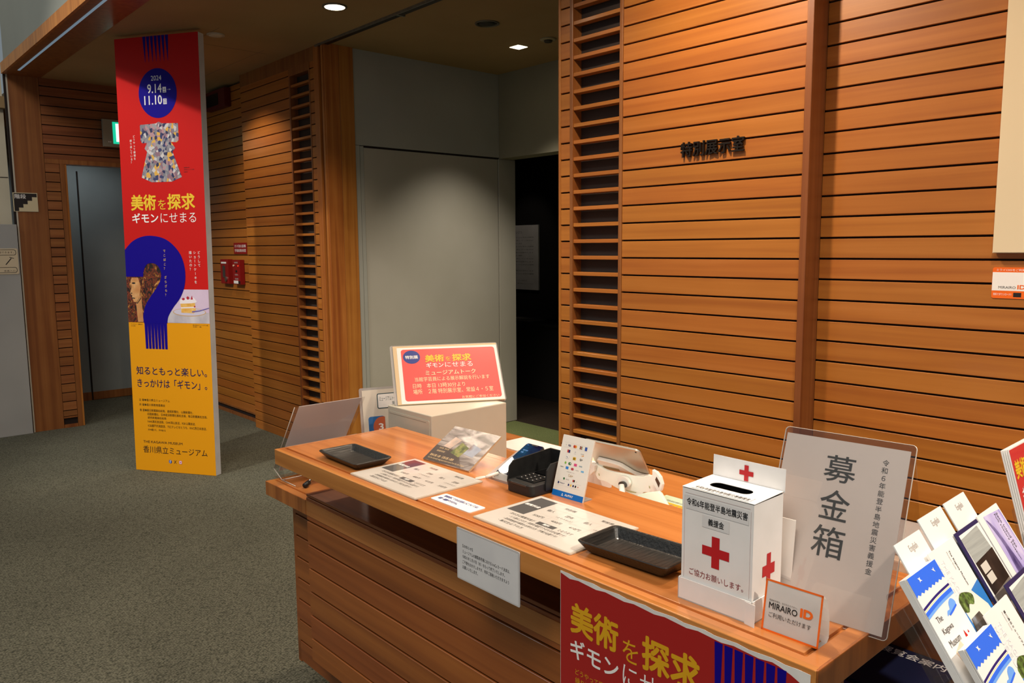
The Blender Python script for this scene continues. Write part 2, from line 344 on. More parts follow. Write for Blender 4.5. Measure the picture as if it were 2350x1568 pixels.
def boards(parent, x0, x1, y, z0, z1, m, name='board', mesh=None, along='x', sign=1, k0=None, h=None):
    """rows of boards between the groove heights, front face at y"""
    t = 0.014; L = abs(x1 - x0); me = board_mesh(name, L, t=t); me.materials.append(m)
    k = 0; z = OFF
    while z < z1 - 0.004:
        lo = z + GRV / 2; hi = z + PITCH - GRV / 2
        if hi > z0 + 0.01:
            if lo < z0 or hi > z1:
                lo2, hi2 = max(lo, z0), min(hi, z1)
                if hi2 - lo2 > 0.008:
                    mm = board_mesh(name, L, hi2 - lo2); mm.materials.append(m)
                else: z += PITCH; continue
            else: lo2, mm = lo, me
            o = bpy.data.objects.new(name, mm)
            if along == 'x': M = Matrix.Translation((x0, y + t, lo2))
            else: M = Matrix.Translation((y - t, x0, lo2)) @ Matrix.Rotation(R90, 4, 'Z')     # faces +x
            link(o, parent, True, M)
        z += PITCH

# ------------------------------------------------------------------ setting
def S(o, label, name=None): return tag(o, label, None, None, 'structure')
fl = S(box('floor', -10.5, 3.0, -4.5, 4.97, -0.05, 0.0, CARPET), 'grey-green loop pile carpet floor of the lobby')
S(box('floor_vestibule', -5.5, -2.9, 3.12, 4.97, 0.0, 0.004, CARG), 'green carpet floor in front of the exhibition room doorway')
S(box('floor_gallery', -9.0, -2.0, 4.97, 8.0, -0.05, 0.003, CARB), 'dark brown carpet floor inside the exhibition room')
ce = S(box('ceiling', -10.5, 3.0, 1.75, 5.2, CZ, CZ + 0.1, CEIL), 'beige plaster ceiling with recessed lights')
for (a, b, c, d) in ((-7.2, -5.6, 2.32, 2.323), (-6.1, -6.097, 2.35, 2.9), (-7.3, -6.0, 2.83, 2.833)):
    box('ceiling_joint', a, b, c, d, CZ - 0.0012, CZ + 0.001, mat('joint_line', '#7d6d5a', 0.9), ce)
# sliding partition track in the ceiling
tr = S(box('trim_1', -5.60, -1.0, 3.055, 3.10, CZ - 0.012, CZ + 0.02, mat('track_black', '#17130f', 0.5)), 'black metal partition track in the ceiling')
box('track_lip', -5.60, -1.0, 3.046, 3.055, CZ - 0.016, CZ, STEEL, tr); box('track_cover', -4.52, -4.50, 3.05, 3.12, CZ - 0.014, CZ, STEEL, tr)
# beam at the edge of the lobby ceiling
bm_ = S(box('trim_2', -8.2, 2.9, 1.475, 1.75, CZ - 0.005, CZ + 0.10, WV), 'dark wooden beam along the edge of the lobby ceiling')
box('fascia', -8.2, 2.9, 1.455, 1.475, CZ - 0.005, CZ + 0.085, WJ, bm_)
box('reflection_strip', -7.95, 2.0, 1.535, 1.552, CZ - 0.008, CZ - 0.004, mat('reflection_strip_glow', '#9fb4c4', 0.25, emit='#8fb0c8', estr=0.35), bm_)  # faintly glowing strip stands in for a light reflection on the beam underside
# atrium beyond the beam
S(box('ceiling_atrium', -10.5, 3.0, -4.5, 1.46, 7.0, 7.1, ATRW), 'high pale grey ceiling of the atrium')
S(box('wall_above_beam', -8.2, 3.0, 1.48, 1.6, CZ + 0.10, 7.0, ATRW), 'pale grey wall above the wooden beam')
aw = S(box('wall_atrium', -8.55, -8.4, -4.5, 1.485, 0, 7.0, CREAM), 'cream wall of the atrium left of the wooden wall')
box('wall_joint', -8.402, -8.397, -4.0, 1.48, 2.30, 2.306, GAP, aw)

# ---- main slatted wall (right of the opening)
YM = 3.022
wm = S(box('wall_right', -2.985, -1.60, YM + 0.075, YM + 0.30, 0, CZ, GAP), 'slatted wooden wall with a ladder-like niche, right of the opening')
box('batten', -2.553, -1.60, YM + 0.0135, YM + 0.075, 0, CZ, GAP, wm, True)
box('batten', -2.972, -2.905, YM + 0.0135, YM + 0.075, 0, CZ, GAP, wm, True)
boards(wm, -2.5525, -1.6205, YM, 0.0, CZ, WH)
boards(wm, -2.9715, -2.9055, YM, 0.0, CZ, WH, 'end_board')
box('edge_trim', -2.987, -2.9735, YM - 0.003, YM + 0.16, 0, CZ, WJ, wm, True, 0.001, 1)
box('corner_trim', -1.6165, -1.588, YM - 0.012, YM + 0.104, 0, CZ, WV, wm, True, 0.0015, 1)
box('upright', -2.9045, -2.8845, YM - 0.004, YM + 0.075, 0, CZ, WV, wm, True, 0.001, 1)
box('upright', -2.5745, -2.5545, YM - 0.004, YM + 0.075, 0, CZ, WV, wm, True, 0.001, 1)
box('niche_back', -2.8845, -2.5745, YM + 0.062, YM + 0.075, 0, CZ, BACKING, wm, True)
def rungs(parent, x0, x1, y, z0, z1, m):
    bm = bmesh.new(); bmbox(bm, 0, x1 - x0, 0, 0.045, -0.0095, 0.0095); bmesh.ops.bevel(bm, geom=bm.edges[:], offset=0.0015, segments=1, affect='EDGES')
    me = bpy.data.meshes.new('rung'); bm.to_mesh(me); bm.free(); me.materials.append(m)
    k = 1
    while OFF + k * PITCH < z1 - 0.01:
        z = OFF + k * PITCH
        if z > z0: link(bpy.data.objects.new('rung', me), parent, True, Matrix.Translation((x0, y, z)))
        k += 1
rungs(wm, -2.8842, -2.5748, YM + 0.002, 0, CZ, WH)

# ---- right-hand slatted wall, set back
YR = 3.126
wr = S(box('wall_far_right', -1.60, 1.5, YR + 0.0135, YR + 0.2, 0, CZ, GAP), 'set-back slatted wooden wall behind the reception')
boards(wr, -1.5875, 1.5, YR, 0.0, CZ, WH)

# ---- left slatted wall
YL = 3.06
wl = S(box('wall_left', -6.99, -5.60, YL + 0.075, YL + 0.12, 0, CZ, GAP), 'slatted wooden wall with a ladder-like niche, left of the opening')
box('batten', -6.985, -6.06, YL + 0.0135, YL + 0.075, 0, CZ, GAP, wl, True)
box('batten', -5.71, -5.64, YL + 0.0135, YL + 0.075, 0, CZ, GAP, wl, True)
boards(wl, -6.99, -6.063, YL, 0.0, CZ - 0.10, WH)
box('top_rail', -6.99, -5.60, YL - 0.002, YL + 0.02, CZ - 0.105, CZ, WV, wl, True)
boards(wl, -5.711, -5.641, YL, 0.0, CZ - 0.10, WH, 'end_board')
box('upright', -6.062, -6.040, YL - 0.004, YL + 0.075, 0, CZ - 0.14, WV, wl, True, 0.001, 1)
box('upright', -5.727, -5.712, YL - 0.004, YL + 0.075, 0, CZ - 0.14, WV, wl, True, 0.001, 1)
box('niche_head', -6.062, -5.712, YL - 0.003, YL + 0.075, CZ - 0.16, CZ - 0.10, WV, wl, True)
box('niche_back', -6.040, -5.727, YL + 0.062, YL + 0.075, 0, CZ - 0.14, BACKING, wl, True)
rungs(wl, -6.0398, -5.7272, YL + 0.002, 0, CZ - 0.17, WH)
box('edge_trim', -5.640, -5.572, YL - 0.006, YL + 0.075, 0, CZ, WJ, wl, True, 0.0015, 1)
# pocket and jamb of the opening
jb = S(box('trim_3', -5.572, -5.503, YL + 0.06, 3.31, 0, CZ, WJ), 'wooden jamb at the left of the opening with a black pocket slot')
box('pocket_slot', -5.572, -5.530, YL + 0.04, YL + 0.06, 0, CZ, mat('track_black', '#17130f', 0.5), jb, True)
box('jamb_strip', -5.530, -5.503, YL - 0.004, YL + 0.06, 0, CZ, WJ, jb, True, 0.001, 1)
box('jamb_board', -5.503, -5.490, YL + 0.004, 3.185, 0, CZ, WJ, jb, True, 0.001, 1); box('jamb_board', -5.503, -5.490, 3.187, 3.31, 0, CZ, WJ, jb, True, 0.001, 1)
# ---- vestibule
vw = S(box('wall_vestibule_left', -5.62, -5.505, 3.31, 5.0, 2.45, CZ, GREYW), 'grey wall above the sliding door')
d1 = S(box('door_1', -5.55, -5.512, 3.395, 4.79, 0.01, 2.435, GREYD, bev=0.002, seg=1), 'large beige-grey sliding door in the opening')
box('door_edge', -5.56, -5.507, 3.36, 3.392, 0.01, 2.445, GREYW, d1, True, 0.001, 1); box('door_frame', -5.60, -5.503, 3.315, 3.355, 0.0, 2.447, GREYW, d1, True, 0.001, 1)
box('head_gap', -5.56, -5.51, 3.36, 4.80, 2.436, 2.449, GAP, d1, True)
d2 = S(box('door_2', -5.60, -5.506, 4.80, 5.0, 0.005, 2.44, GREYD, bev=0.002, seg=1), 'narrow beige-grey door leaf beside the dark doorway')
S(box('wall_vestibule_back', -5.5, -2.5, 4.80, 4.97, 2.44, CZ, noisy('lintel_paint', '#8f8873', '#89826e', (2, 2, 2), 0.8)), 'grey lintel above the dark doorway')
S(box('wall_vestibule_right', -2.90, -2.7, YM + 0.30, 4.97, 0, CZ, GREYW), 'grey side wall of the vestibule')
S(box('wall_left_cavity', -10.0, -5.62, 3.32, 3.45, 0, CZ, GREYW), 'wall behind the slatted panels')
# ---- dark exhibition room
S(box('wall_gallery_back', -9.0, -2.0, 6.5, 6.6, 0, 3.3, DARKR), 'black back wall of the exhibition room')
S(box('wall_gallery_left', -9.1, -9.0, 5.0, 6.6, 0, 3.3, DARKR), 'black left wall of the exhibition room')
S(box('wall_gallery_right', -2.0, -1.9, 4.97, 6.6, 0, 3.3, DARKR), 'black right wall of the exhibition room')
S(box('ceiling_gallery', -9.1, -1.9, 4.97, 6.6, 3.2, 3.3, DARKR), 'black ceiling of the exhibition room')
S(box('wall_gallery_front', -9.0, -5.62, 4.9, 5.0, 0, 3.3, DARKR), 'black front wall inside the exhibition room')
# ---- recessed wall left of the left slatted wall
Y2 = 3.15
w2 = S(box('wall_recess', -9.6, -7.0, Y2 + 0.0135, Y2 + 0.16, 0, CZ - 0.015, GAP), 'darker recessed slatted wooden wall by the corridor')
boards(w2, -9.6, -7.0, Y2, 0.085, CZ - 0.02, WH)
box('base_rail', -9.6, -7.0, Y2 - 0.002, Y2 + 0.0135, 0.07, 0.086, WV, w2, True); box('baseboard', -9.6, -7.0, Y2 - 0.004, Y2 + 0.0135, 0.0, 0.03, WV, w2, True)
box('return_side', -6.995, -6.99, YL + 0.002, Y2, 0, CZ, WV, w2, True)
# ---- far wall with the corridor doorway
XF = -8.2
wf = S(box('wall_far', XF - 0.12, XF - 0.014, 1.50, 2.85, 2.44, CZ, GAP), 'wooden wall with a doorway at the far left')
box('pier_core', XF - 0.12, XF - 0.014, 1.50, 1.855, 0, 2.44, GAP, wf, True); box('pier_core', XF - 0.12, XF - 0.014, 2.62, 2.85, 0, 2.44, GAP, wf, True)
box('pier_face', XF - 0.014, XF, 1.50, 1.735, 0, CZ, WV, wf, True)
boards(wf, 1.738, 1.852, XF, 0.11, 2.43, wood('wood_small_board', '#9c6436', '#8e572c', '#7c4722', 'x', var=0.12), 'small_board', along='y')
box('vent_back', XF - 0.05, XF - 0.03, 1.74, 1.85, 0.0, 0.09, GAP, wf, True); box('vent_rail', XF - 0.03, XF, 1.738, 1.852, 0.09, 0.105, WV, wf, True); box('vent_sill', XF - 0.05, XF + 0.002, 1.738, 1.852, 0.0, 0.03, WV, wf, True)
boards(wf, 1.738, 2.85, XF, 2.47, CZ, wood('wood_header', '#9a5f34', '#8a502a', '#74401f', 'x', var=0.05), 'header_board', along='y')
boards(wf, 2.62, 2.85, XF, 0.0, 2.45, WH, 'side_board', along='y')
box('door_casing', XF - 0.12, XF + 0.004, 1.855, 1.892, 0, 2.43, WV, wf, True, 0.001, 1); box('door_casing', XF - 0.125, XF - 0.004, 1.892, 1.912, 0, 2.43, WJ, wf, True, 0.001, 1)
box('door_casing', XF - 0.12, XF + 0.004, 2.56, 2.62, 0, 2.43, WV, wf, True, 0.001, 1); box('door_header', XF - 0.12, XF + 0.004, 1.738, 2.62, 2.43, 2.47, WV, wf, True, 0.001, 1)
box('corner_bead', XF - 0.03, XF + 0.004, 1.486, 1.498, 0, CZ + 0.03, mat('corner_bead_metal', '#c8bfae', 0.4, 0.3), wf, True)
box('corner_dark_strip', XF - 0.03, XF - 0.002, 1.470, 1.486, 0, CZ + 0.03, GAP, wf, True)  # dark strip next to the pale corner bead
# corridor behind the doorway
S(box('wall_corridor_end', -9.62, -9.555, 0.9, 3.15, 0, 3.2, DOORG), 'grey end wall of the corridor')
S(box('baseboard_corridor', -9.555, -9.54, 0.9, 3.15, 0, 0.09, WV), 'wooden baseboard at the end of the corridor')
d3 = S(box('door_3', -9.553, -9.535, 2.325, 3.12, 0.005, 2.48, DOORG), 'plain grey door at the end of the corridor')
box('door_gap', -9.552, -9.5345, 2.312, 2.325, 0.0, 2.49, GAP, d3, True); box('kick_board', -9.535, -9.531, 2.325, 3.12, 0.005, 0.09, WV, d3, True)
text(d3, mat('door_letters', '#5c6462', 0.7), [], 0)
ml = frame((-9.5345, 2.36, 2.36), (0, 1, 0), (0, 0, 1))
k = bpy.data.objects.new('door_lettering_base', None); bpy.data.objects.remove(k)
S(box('wall_corridor_left', -9.6, XF - 0.12, 0.9, 1.0, 0, 3.2, DOORG), 'grey side wall of the corridor')
S(box('ceiling_corridor', -9.62, XF - 0.12, 0.9, 3.15, 2.9, 3.0, CEIL), 'low ceiling of the corridor')

# ---- ceiling fittings
def downlight(x, y, r, lit, label, square=False):
    t = empty('downlight', (x, y, CZ), label, 'ceiling light')
    if square:
        prism('bezel', rrect(-r, -r, r, r, 0.006, 2), -0.004, 0.004, mat('bezel_cream', '#cbbd9a', 0.5), t)
        prism('lens', rrect(-r * .9, -r * .9, r * .9, r * .9, 0.004, 2), -0.0055, -0.0042, mat('lamp_glow', '#fff4dc', 0.4, emit='#fff0cc', estr=9), t); return t
    bez = mat('bezel_dark', '#6d675c', 0.35, 0.4) if lit != 2 else mat('bezel_pale', '#bdb4a6', 0.5)
    lathe('bezel', [(r, 0.002), (r, -0.006), (r * .86, -0.008), (r * .82, 0.0), (r * .80, 0.004)], bez, t)
    if lit == 1: lathe('lens', [(r * .80, -0.001), (r * .80, -0.0068), (r * .5, -0.0074), (0.001, -0.0078)], mat('lamp_glow', '#fff4dc', 0.4, emit='#fff0cc', estr=9), t)
    elif lit == 2: lathe('cover', [(r * .82, 0.0), (r * .80, -0.009), (r * .5, -0.013), (0.001, -0.014)], mat('cover_pale', '#c9c2b6', 0.5), t)
    else: lathe('reflector', [(r * .80, -0.002), (r * .6, -0.0065), (r * .35, -0.0068), (0.001, -0.007)], mat('reflector_dark', '#2b2924', 0.25, 0.6), t)
    return t
downlight(-4.647, 2.682, 0.078, 1, 'round lit ceiling light above the middle of the lobby, top edge of the picture')
downlight(-5.788, 2.372, 0.062, 2, 'round pale ceiling cover beside the top of the tall banner')
downlight(-4.313, 3.666, 0.085, 0, 'round unlit ceiling light with a dark reflector in the vestibule')
downlight(-4.645, 4.262, 0.055, 1, 'small lit square ceiling light in the vestibule', True)
t = downlight(-3.78, 1.90, 0.075, 1, 'round lit ceiling light nearest the left end of the reception desk')
for c_ in t.children:
    if c_.name.startswith('lens'): c_.data.materials.clear(); c_.data.materials.append(mat('lamp_glow_strong', '#fff6e4', 0.4, emit='#fff4de', estr=70))
t = empty('smoke_detector', (-4.335, 4.275, CZ), 'round beige smoke detector with dark slits in the vestibule ceiling', 'smoke detector')
lathe('base_ring', [(0.06, 0.001), (0.06, -0.008), (0.045, -0.012), (0.001, -0.012)], mat('detector_beige', '#a89878', 0.6), t)
lathe('sensor_cage', [(0.032, -0.012), (0.032, -0.018), (0.026, -0.026), (0.001, -0.027)], mat('detector_dark', '#3a3226', 0.6), t)

# ------------------------------------------------------------------ wall mounted things
# raised room name on the main wall
Mn = frame((-2.205, YM - 0.0005, 2.050), (1, 0, 0), (0, 0, 1))
nm = empty('room_name_letters', Mn, 'raised black characters naming the special exhibition room on the slatted wall', 'sign')
x = 0.0
for i, ch in enumerate('特別展示室'):
    V, F = glyph(ch, 0.014); me = bpy.data.meshes.new('letter'); s_ = 0.066
    bm = bmesh.new(); vs = [bm.verts.new((a * s_, b * s_ * 1.06, q_ * 8)) for a, b, q_ in V]
    for f in F:
        try: bm.faces.new([vs[q] for q in f])
        except ValueError: pass
    r = bmesh.ops.extrude_face_region(bm, geom=bm.faces[:]); bmesh.ops.translate(bm, vec=(0, 0, 0.010), verts=[g for g in r['geom'] if isinstance(g, bmesh.types.BMVert)])
    bmesh.ops.recalc_face_normals(bm, faces=bm.faces[:]); bm.to_mesh(me); bm.free(); me.materials.append(mat('letter_bronze', '#1f1710', 0.4, 0.3))
    o = link(bpy.data.objects.new('letter', me), nm); o.location = (i * 0.0655, 0, 0.004)
# cream board at the right edge
bd = empty('notice_board', frame((-0.945, YR - 0.002, 1.616), (1, 0, 0), (0, 0, 1)), 'large cream board hanging on the slatted wall at the right edge', 'board')
prism('panel', [(0, 0), (0.8, 0), (0.8, 1.25), (0, 1.25)], 0.0, 0.028, mat('board_cream', '#e0cfae', 0.7), bd, bev=0.002)
# orange card under it
oc = empty('orange_sticker', frame((-0.948, YR - 0.0015, 1.458), (1, 0, 0), (0, 0, 1)), 'orange and white app sticker on the slatted wall under the cream board', 'sticker')
prism('sheet', rrect(0, 0, 0.17, 0.108, 0.007), 0, 0.001, ORG, oc)
multi('white_band', [[(0.0005, 0.027), (0.1695, 0.027), (0.1695, 0.091), (0.0005, 0.091)]], 0.0013, WHT, oc)
text(oc, WHT, [('fit', 'ミライロIDをご利用いただけます', 0.012, 0.095, 0.16, 0.103), ('fit', '無料でダウンロード!!', 0.006, 0.010, 0.062, 0.019)], 0.0015)
text(oc, INK, [('fit', 'MIRAIRO', 0.021, 0.034, 0.074, 0.043)], 0.0016, 'name_lettering')
text(oc, ORG, [('fit', 'ID', 0.079, 0.033, 0.103, 0.048, 0.03)], 0.0016, 'orange_lettering')
multi('store_badge', [[(0.068, 0.006), (0.092, 0.006), (0.092, 0.021), (0.068, 0.021)]], 0.0015, INK, oc)
# stairs sign
st = empty('stairs_sign', frame((XF + 0.004, 1.468, 1.995), (0, 1, 0), (0, 0, 1)), 'black and cream stairs sign on the wooden pier at the far left', 'sign')
prism('plate', [(0, 0), (0.19, 0), (0.19, 0.165), (0, 0.165)], 0, 0.006, mat('sign_cream', '#d3c5a2', 0.5), st)
multi('step_shape', [[(0.006, 0.004), (0.040, 0.004), (0.040, 0.034), (0.075, 0.034), (0.075, 0.065), (0.110, 0.065), (0.110, 0.096), (0.146, 0.096), (0.146, 0.128), (0.184, 0.128), (0.184, 0.159), (0.006, 0.159)]], 0.0065, mat('sign_black', '#1a1213', 0.5), st)
text(st, WHT, [('fit', '階段', 0.012, 0.112, 0.100, 0.152, 0.01)], 0.007)
# exit light
ex = empty('exit_light', frame((XF + 0.02, 2.225, 2.61), (0, 1, 0), (0, 0, 1)), 'green emergency exit light in a grey metal case half behind the banner', 'exit light')
prism('case', [(0, 0), (0.42, 0), (0.42, 0.25), (0, 0.25)], 0, 0.035, mat('exit_case', '#a9a593', 0.4, 0.3), ex, bev=0.002)
prism('green_panel', [(0.085, 0.03), (0.40, 0.03), (0.40, 0.23), (0.085, 0.23)], 0.035, 0.037, mat('exit_green', '#17b48a', 0.4, emit='#19c398', estr=1.1), ex)
multi('running_figure', [[(0.112, 0.05), (0.235, 0.05), (0.235, 0.215), (0.112, 0.215)]], 0.0375, mat('exit_white', '#f4fff8', 0.4, emit='#eafff4', estr=1.6), ex)
multi('figure', [ell(0.192, 0.188, 0.013, 0.013, 14), [(0.17, 0.165), (0.20, 0.175), (0.205, 0.125), (0.225, 0.085), (0.215, 0.08), (0.19, 0.115), (0.165, 0.075), (0.145, 0.08), (0.150, 0.09), (0.17, 0.12)]], 0.038, mat('exit_green', '#17b48a'), ex)
multi('indicator', [ell(0.046, 0.045, 0.006, 0.006, 10), ell(0.062, 0.045, 0.006, 0.006, 10)], 0.0352, WHT, ex)
# grey partition panel and beige sign on it
gp = tag(box('partition_panel', XF + 0.008, XF + 0.035, 0.2, 1.475, 0.0, 1.88, PANEL, bev=0.002, seg=1), 'plain grey partition panel standing at the left edge', 'panel')
ls = empty('guide_plate', frame((XF + 0.0355, 1.22, 1.445), (0, 1, 0), (0, 0, 1)), 'beige guide plate with rounded frames on the grey partition panel', 'sign')
prism('plate', rrect(0, 0, 0.245, 0.225, 0.012), 0, 0.004, mat('plate_beige', '#d5c4a6', 0.5), ls)
for y0, y1 in ((0.165, 0.215), (0.012, 0.062)):
    a = rrect(0.015, y0, 0.232, y1, 0.018); b = rrect(0.019, y0 + .004, 0.228, y1 - .004, 0.015)
    bm = bmesh.new(); A = [bm.verts.new((p[0], p[1], 0.0045)) for p in a]; B = [bm.verts.new((p[0], p[1], 0.0045)) for p in b]
    for i in range(len(A)): j = (i + 1) % len(A); bm.faces.new((A[i], A[j], B[j], B[i]))
    mobj('frame_line', bm, INK, ls)
text(ls, INK, [('fit', 'ご利用できます。', 0.06, 0.182, 0.215, 0.200), ('fit', '係員入口', 0.13, 0.022, 0.215, 0.036)], 0.0046)
multi('arrow_sign', [[(0.145, 0.085), (0.152, 0.082), (0.196, 0.138), (0.189, 0.141)], [(0.178, 0.146), (0.212, 0.136), (0.213, 0.141), (0.179, 0.151)]], 0.0046, INK, ls)
nt_ = empty('wall_notice', frame((-8.396, 1.17, 1.90), (0, 1, 0), (0, 0, 1)), 'white paper notice with a purple flower on the cream atrium wall', 'notice')
prism('sheet', [(0, 0), (0.21, 0), (0.21, 0.297), (0, 0.297)], 0, 0.001, WPAPER, nt_)
multi('flower', [ell(0.135, 0.10, 0.012, 0.045, 14)], 0.0013, mat('print_purple', '#8a3f8e'), nt_)
text(nt_, GREYT, [('col', 'お知らせです', 0.17, 0.28, 0.16, 0.016), ('col', '御案内いたします', 0.13, 0.28, 0.16, 0.012)], 0.0013)
# red fittings on the recessed wall
sp = empty('alarm_panel', frame((-7.87, Y2 - 0.001, 2.975), (1, 0, 0), (0, 0, 1)), 'dark red alarm speaker box high on the recessed slatted wall', 'alarm')
prism('case', [(0, 0), (0.46, 0), (0.46, 0.17), (0, 0.17)], 0, 0.06, mat('alarm_red', '#5e0f0e', 0.5), sp, bev=0.003)
prism('window', [(0.03, 0.03), (0.31, 0.03), (0.31, 0.14), (0.03, 0.14)], 0.06, 0.062, mat('alarm_black', '#120a0a', 0.4), sp)
rs = empty('fire_sign', frame((-7.50, Y2 - 0.001, 1.604), (1, 0, 0), (0, 0, 1)), 'red plate with white lettering for the gas extinguishing starter', 'sign')
prism('plate', [(0, 0), (0.295, 0), (0.295, 0.105), (0, 0.105)], 0, 0.004, FIRE, rs)
text(rs, WHT, [('fit', 'ガス消火設備', 0.02, 0.060, 0.275, 0.088), ('fit', '手動起動装置', 0.02, 0.018, 0.275, 0.046)], 0.0045)
fb = empty('fire_starter_box', frame((-7.745, Y2 - 0.001, 1.315), (1, 0, 0), (0, 0, 1)), 'red starter box with a grey handle slot on the recessed slatted wall', 'alarm')
prism('case', [(0, 0), (0.195, 0), (0.195, 0.237), (0, 0.237)], 0, 0.045, FIRE, fb, bev=0.003)
prism('handle_plate', rrect(0.06, 0.06, 0.115, 0.175, 0.01), 0.045, 0.050, mat('handle_grey', '#55504c', 0.4, 0.4), fb)
prism('lock', ell(0.135, 0.045, 0.022, 0.026, 18), 0.045, 0.056, STEEL, fb); prism('name_strip', [(0.025, 0.195), (0.145, 0.195), (0.145, 0.212), (0.025, 0.212)], 0.045, 0.047, WHT, fb)
fb2 = empty('fire_switch_box', frame((-7.455, Y2 - 0.001, 1.315), (1, 0, 0), (0, 0, 1)), 'red switch box with a small lamp and white label beside the starter box', 'alarm')
prism('case', [(0, 0), (0.175, 0), (0.175, 0.233), (0, 0.233)], 0, 0.045, FIRE, fb2, bev=0.003)
prism('lamp', ell(0.035, 0.178, 0.012, 0.009, 12), 0.045, 0.052, mat('lamp_cream', '#f1d9b8', 0.3), fb2); prism('lamp', ell(0.135, 0.176, 0.010, 0.007, 12), 0.045, 0.050, mat('lamp_red', '#e0361c', 0.3, emit='#ff3a1c', estr=0.6), fb2)
prism('key_hole', rrect(0.07, 0.115, 0.105, 0.135, 0.004, 2), 0.045, 0.047, BLACK, fb2)
prism('label_strip', [(0.02, 0.008), (0.125, 0.008), (0.125, 0.036), (0.02, 0.036)], 0.045, 0.047, WHT, fb2); prism('latch', [(0.13, 0.008), (0.165, 0.008), (0.165, 0.033), (0.13, 0.033)], 0.045, 0.049, BLACK, fb2)
text(fb2, PALE, [('fit', '起動装置', 0.045, 0.20, 0.125, 0.214), ('fit', '放出停止', 0.05, 0.085, 0.125, 0.10), ('fit', '取扱説明書', 0.05, 0.045, 0.125, 0.06)], 0.0455)
# inside the exhibition room
gpn = empty('greeting_panel', frame((-7.62, 6.495, 1.14), (1, 0, 0), (0, 0, 1)), 'lit white text panel on the black wall inside the dark exhibition room', 'panel')
prism('board', [(0, 0), (0.88, 0), (0.88, 0.765), (0, 0.765)], 0, 0.02, WPAPER, gpn)
rows = [('fit', 'ごあいさつ', 0.42, 0.665, 0.60, 0.70)]
for i in range(13):
    if i != 10: rows.append(('fit', ['美術館で作品を見るときにふと浮かぶ疑問', '模様はどうやって繰り返しているのか', 'この展覧会では収蔵品の魅力を紹介します'][i % 3], 0.06, 0.615 - 0.036 * i, 0.80 - (0.2 if i % 4 == 2 else 0), 0.628 - 0.036 * i))
rows.append(('fit', '二〇二四年九月', 0.52, 0.10, 0.68, 0.115)); rows.append(('fit', '香川県立ミュージアム', 0.52, 0.065, 0.78, 0.08))
text(gpn, GREYT, rows, 0.0206)
pl = empty('display_plinth', (-6.75, 6.15, 0), 'black display plinth with a pale sheet on top in the dark exhibition room', 'plinth')
box('body', -0.6, 0.9, -0.25, 0.25, 0, 0.80, DARKR, pl); box('top_plate', -0.62, 0.92, -0.27, 0.27, 0.80, 0.825, DARKR, pl)
box('sheet', -0.15, 0.35, -0.15, 0.12, 0.825, 0.828, mat('sheet_grey', '#8f8a84', 0.7), pl)

# ------------------------------------------------------------------ tall banner
def smooth(pts, n=5):
    out = []; P = [pts[0]] + list(pts) + [pts[-1]]
    for i in range(1, len(P) - 2):
        p0, p1, p2, p3 = P[i - 1], P[i], P[i + 1], P[i + 2]
        for k in range(n):
            t = k / n; a = [0.5 * (2 * p1[j] + (p2[j] - p0[j]) * t + (2 * p0[j] - 5 * p1[j] + 4 * p2[j] - p3[j]) * t * t + (3 * p1[j] - p0[j] - 3 * p2[j] + p3[j]) * t ** 3) for j in (0, 1)]
            out.append(tuple(a))
    out.append(tuple(pts[-1])); return out
def paint(name, cols, scale, m0='#888888', dist=0.0, vor=False):
    """several colours scattered by noise: stands in for a printed picture"""
    m = mat(name, m0, 0.5); nt = m.node_tree; N = nt.nodes; L = nt.links; b = N['Principled BSDF']
    tc = N.new('ShaderNodeTexCoord'); mp = N.new('ShaderNodeMapping'); mp.inputs['Scale'].default_value = scale; L.new(tc.outputs['Object'], mp.inputs[0])
    if vor: q = N.new('ShaderNodeTexVoronoi'); q.inputs['Scale'].default_value = 1; src = q.outputs['Color']
    else: q = N.new('ShaderNodeTexNoise'); q.inputs['Scale'].default_value = 1; q.inputs['Detail'].default_value = 5; q.inputs['Distortion'].default_value = dist; src = q.outputs['Fac']
    L.new(mp.outputs[0], q.inputs['Vector'])
    cr = N.new('ShaderNodeValToRGB'); cr.color_ramp.interpolation = 'CONSTANT' if vor else 'LINEAR'; e = cr.color_ramp.elements
    n = len(cols)
    for i, c in enumerate(cols):
        pos = (i / n) if vor else (0.28 + 0.44 * i / max(1, n - 1))
        if i < 2: e[i].position = pos; e[i].color = lin(c)
        else: x = e.new(pos); x.color = lin(c)
    if vor:
        sx = N.new('ShaderNodeSeparateColor'); L.new(src, sx.inputs[0]); L.new(sx.outputs[0], cr.inputs[0])
    else: L.new(src, cr.inputs[0])
    L.new(cr.outputs[0], b.inputs['Base Color']); return m
BH = 3.145
e_ = Vector((0.591, 0.374, 0)); BM = frame((-6.244, 1.781, 0.0), e_, (0.0, 0.0216, 1))
BM = BM @ Matrix.Translation((0, 0.002, 0))
bn = empty('tall_banner', BM, 'tall red and yellow exhibition banner on a white foam column standing on the carpet', 'banner')
W_ = 0.70
prism('foam_core', [(0, 0), (W_, 0), (W_, BH), (0, BH)], -0.058, 0, noisy('foam_white', '#d9d9de', '#cdcdd3', (6, 6, 6), 0.7), bn)
multi('red_print', [[(0, 1.116), (W_, 1.116), (W_, BH), (0, BH)]], 0.0010, RED, bn)
multi('yellow_print', [[(0, 0), (W_, 0), (W_, 1.116), (0, 1.116)]], 0.0010, YEL, bn)
multi('portrait_print', [[(0.001, 1.116), (0.30, 1.116), (0.31, 1.56), (0.001, 1.56)]], 0.0016, paint('portrait_paint', ['#120d0b', '#1d1310', '#2e1a12', '#84361a', '#1a120f', '#b8742e', '#c99a62'], (30, 20, 10), dist=1.2), bn)
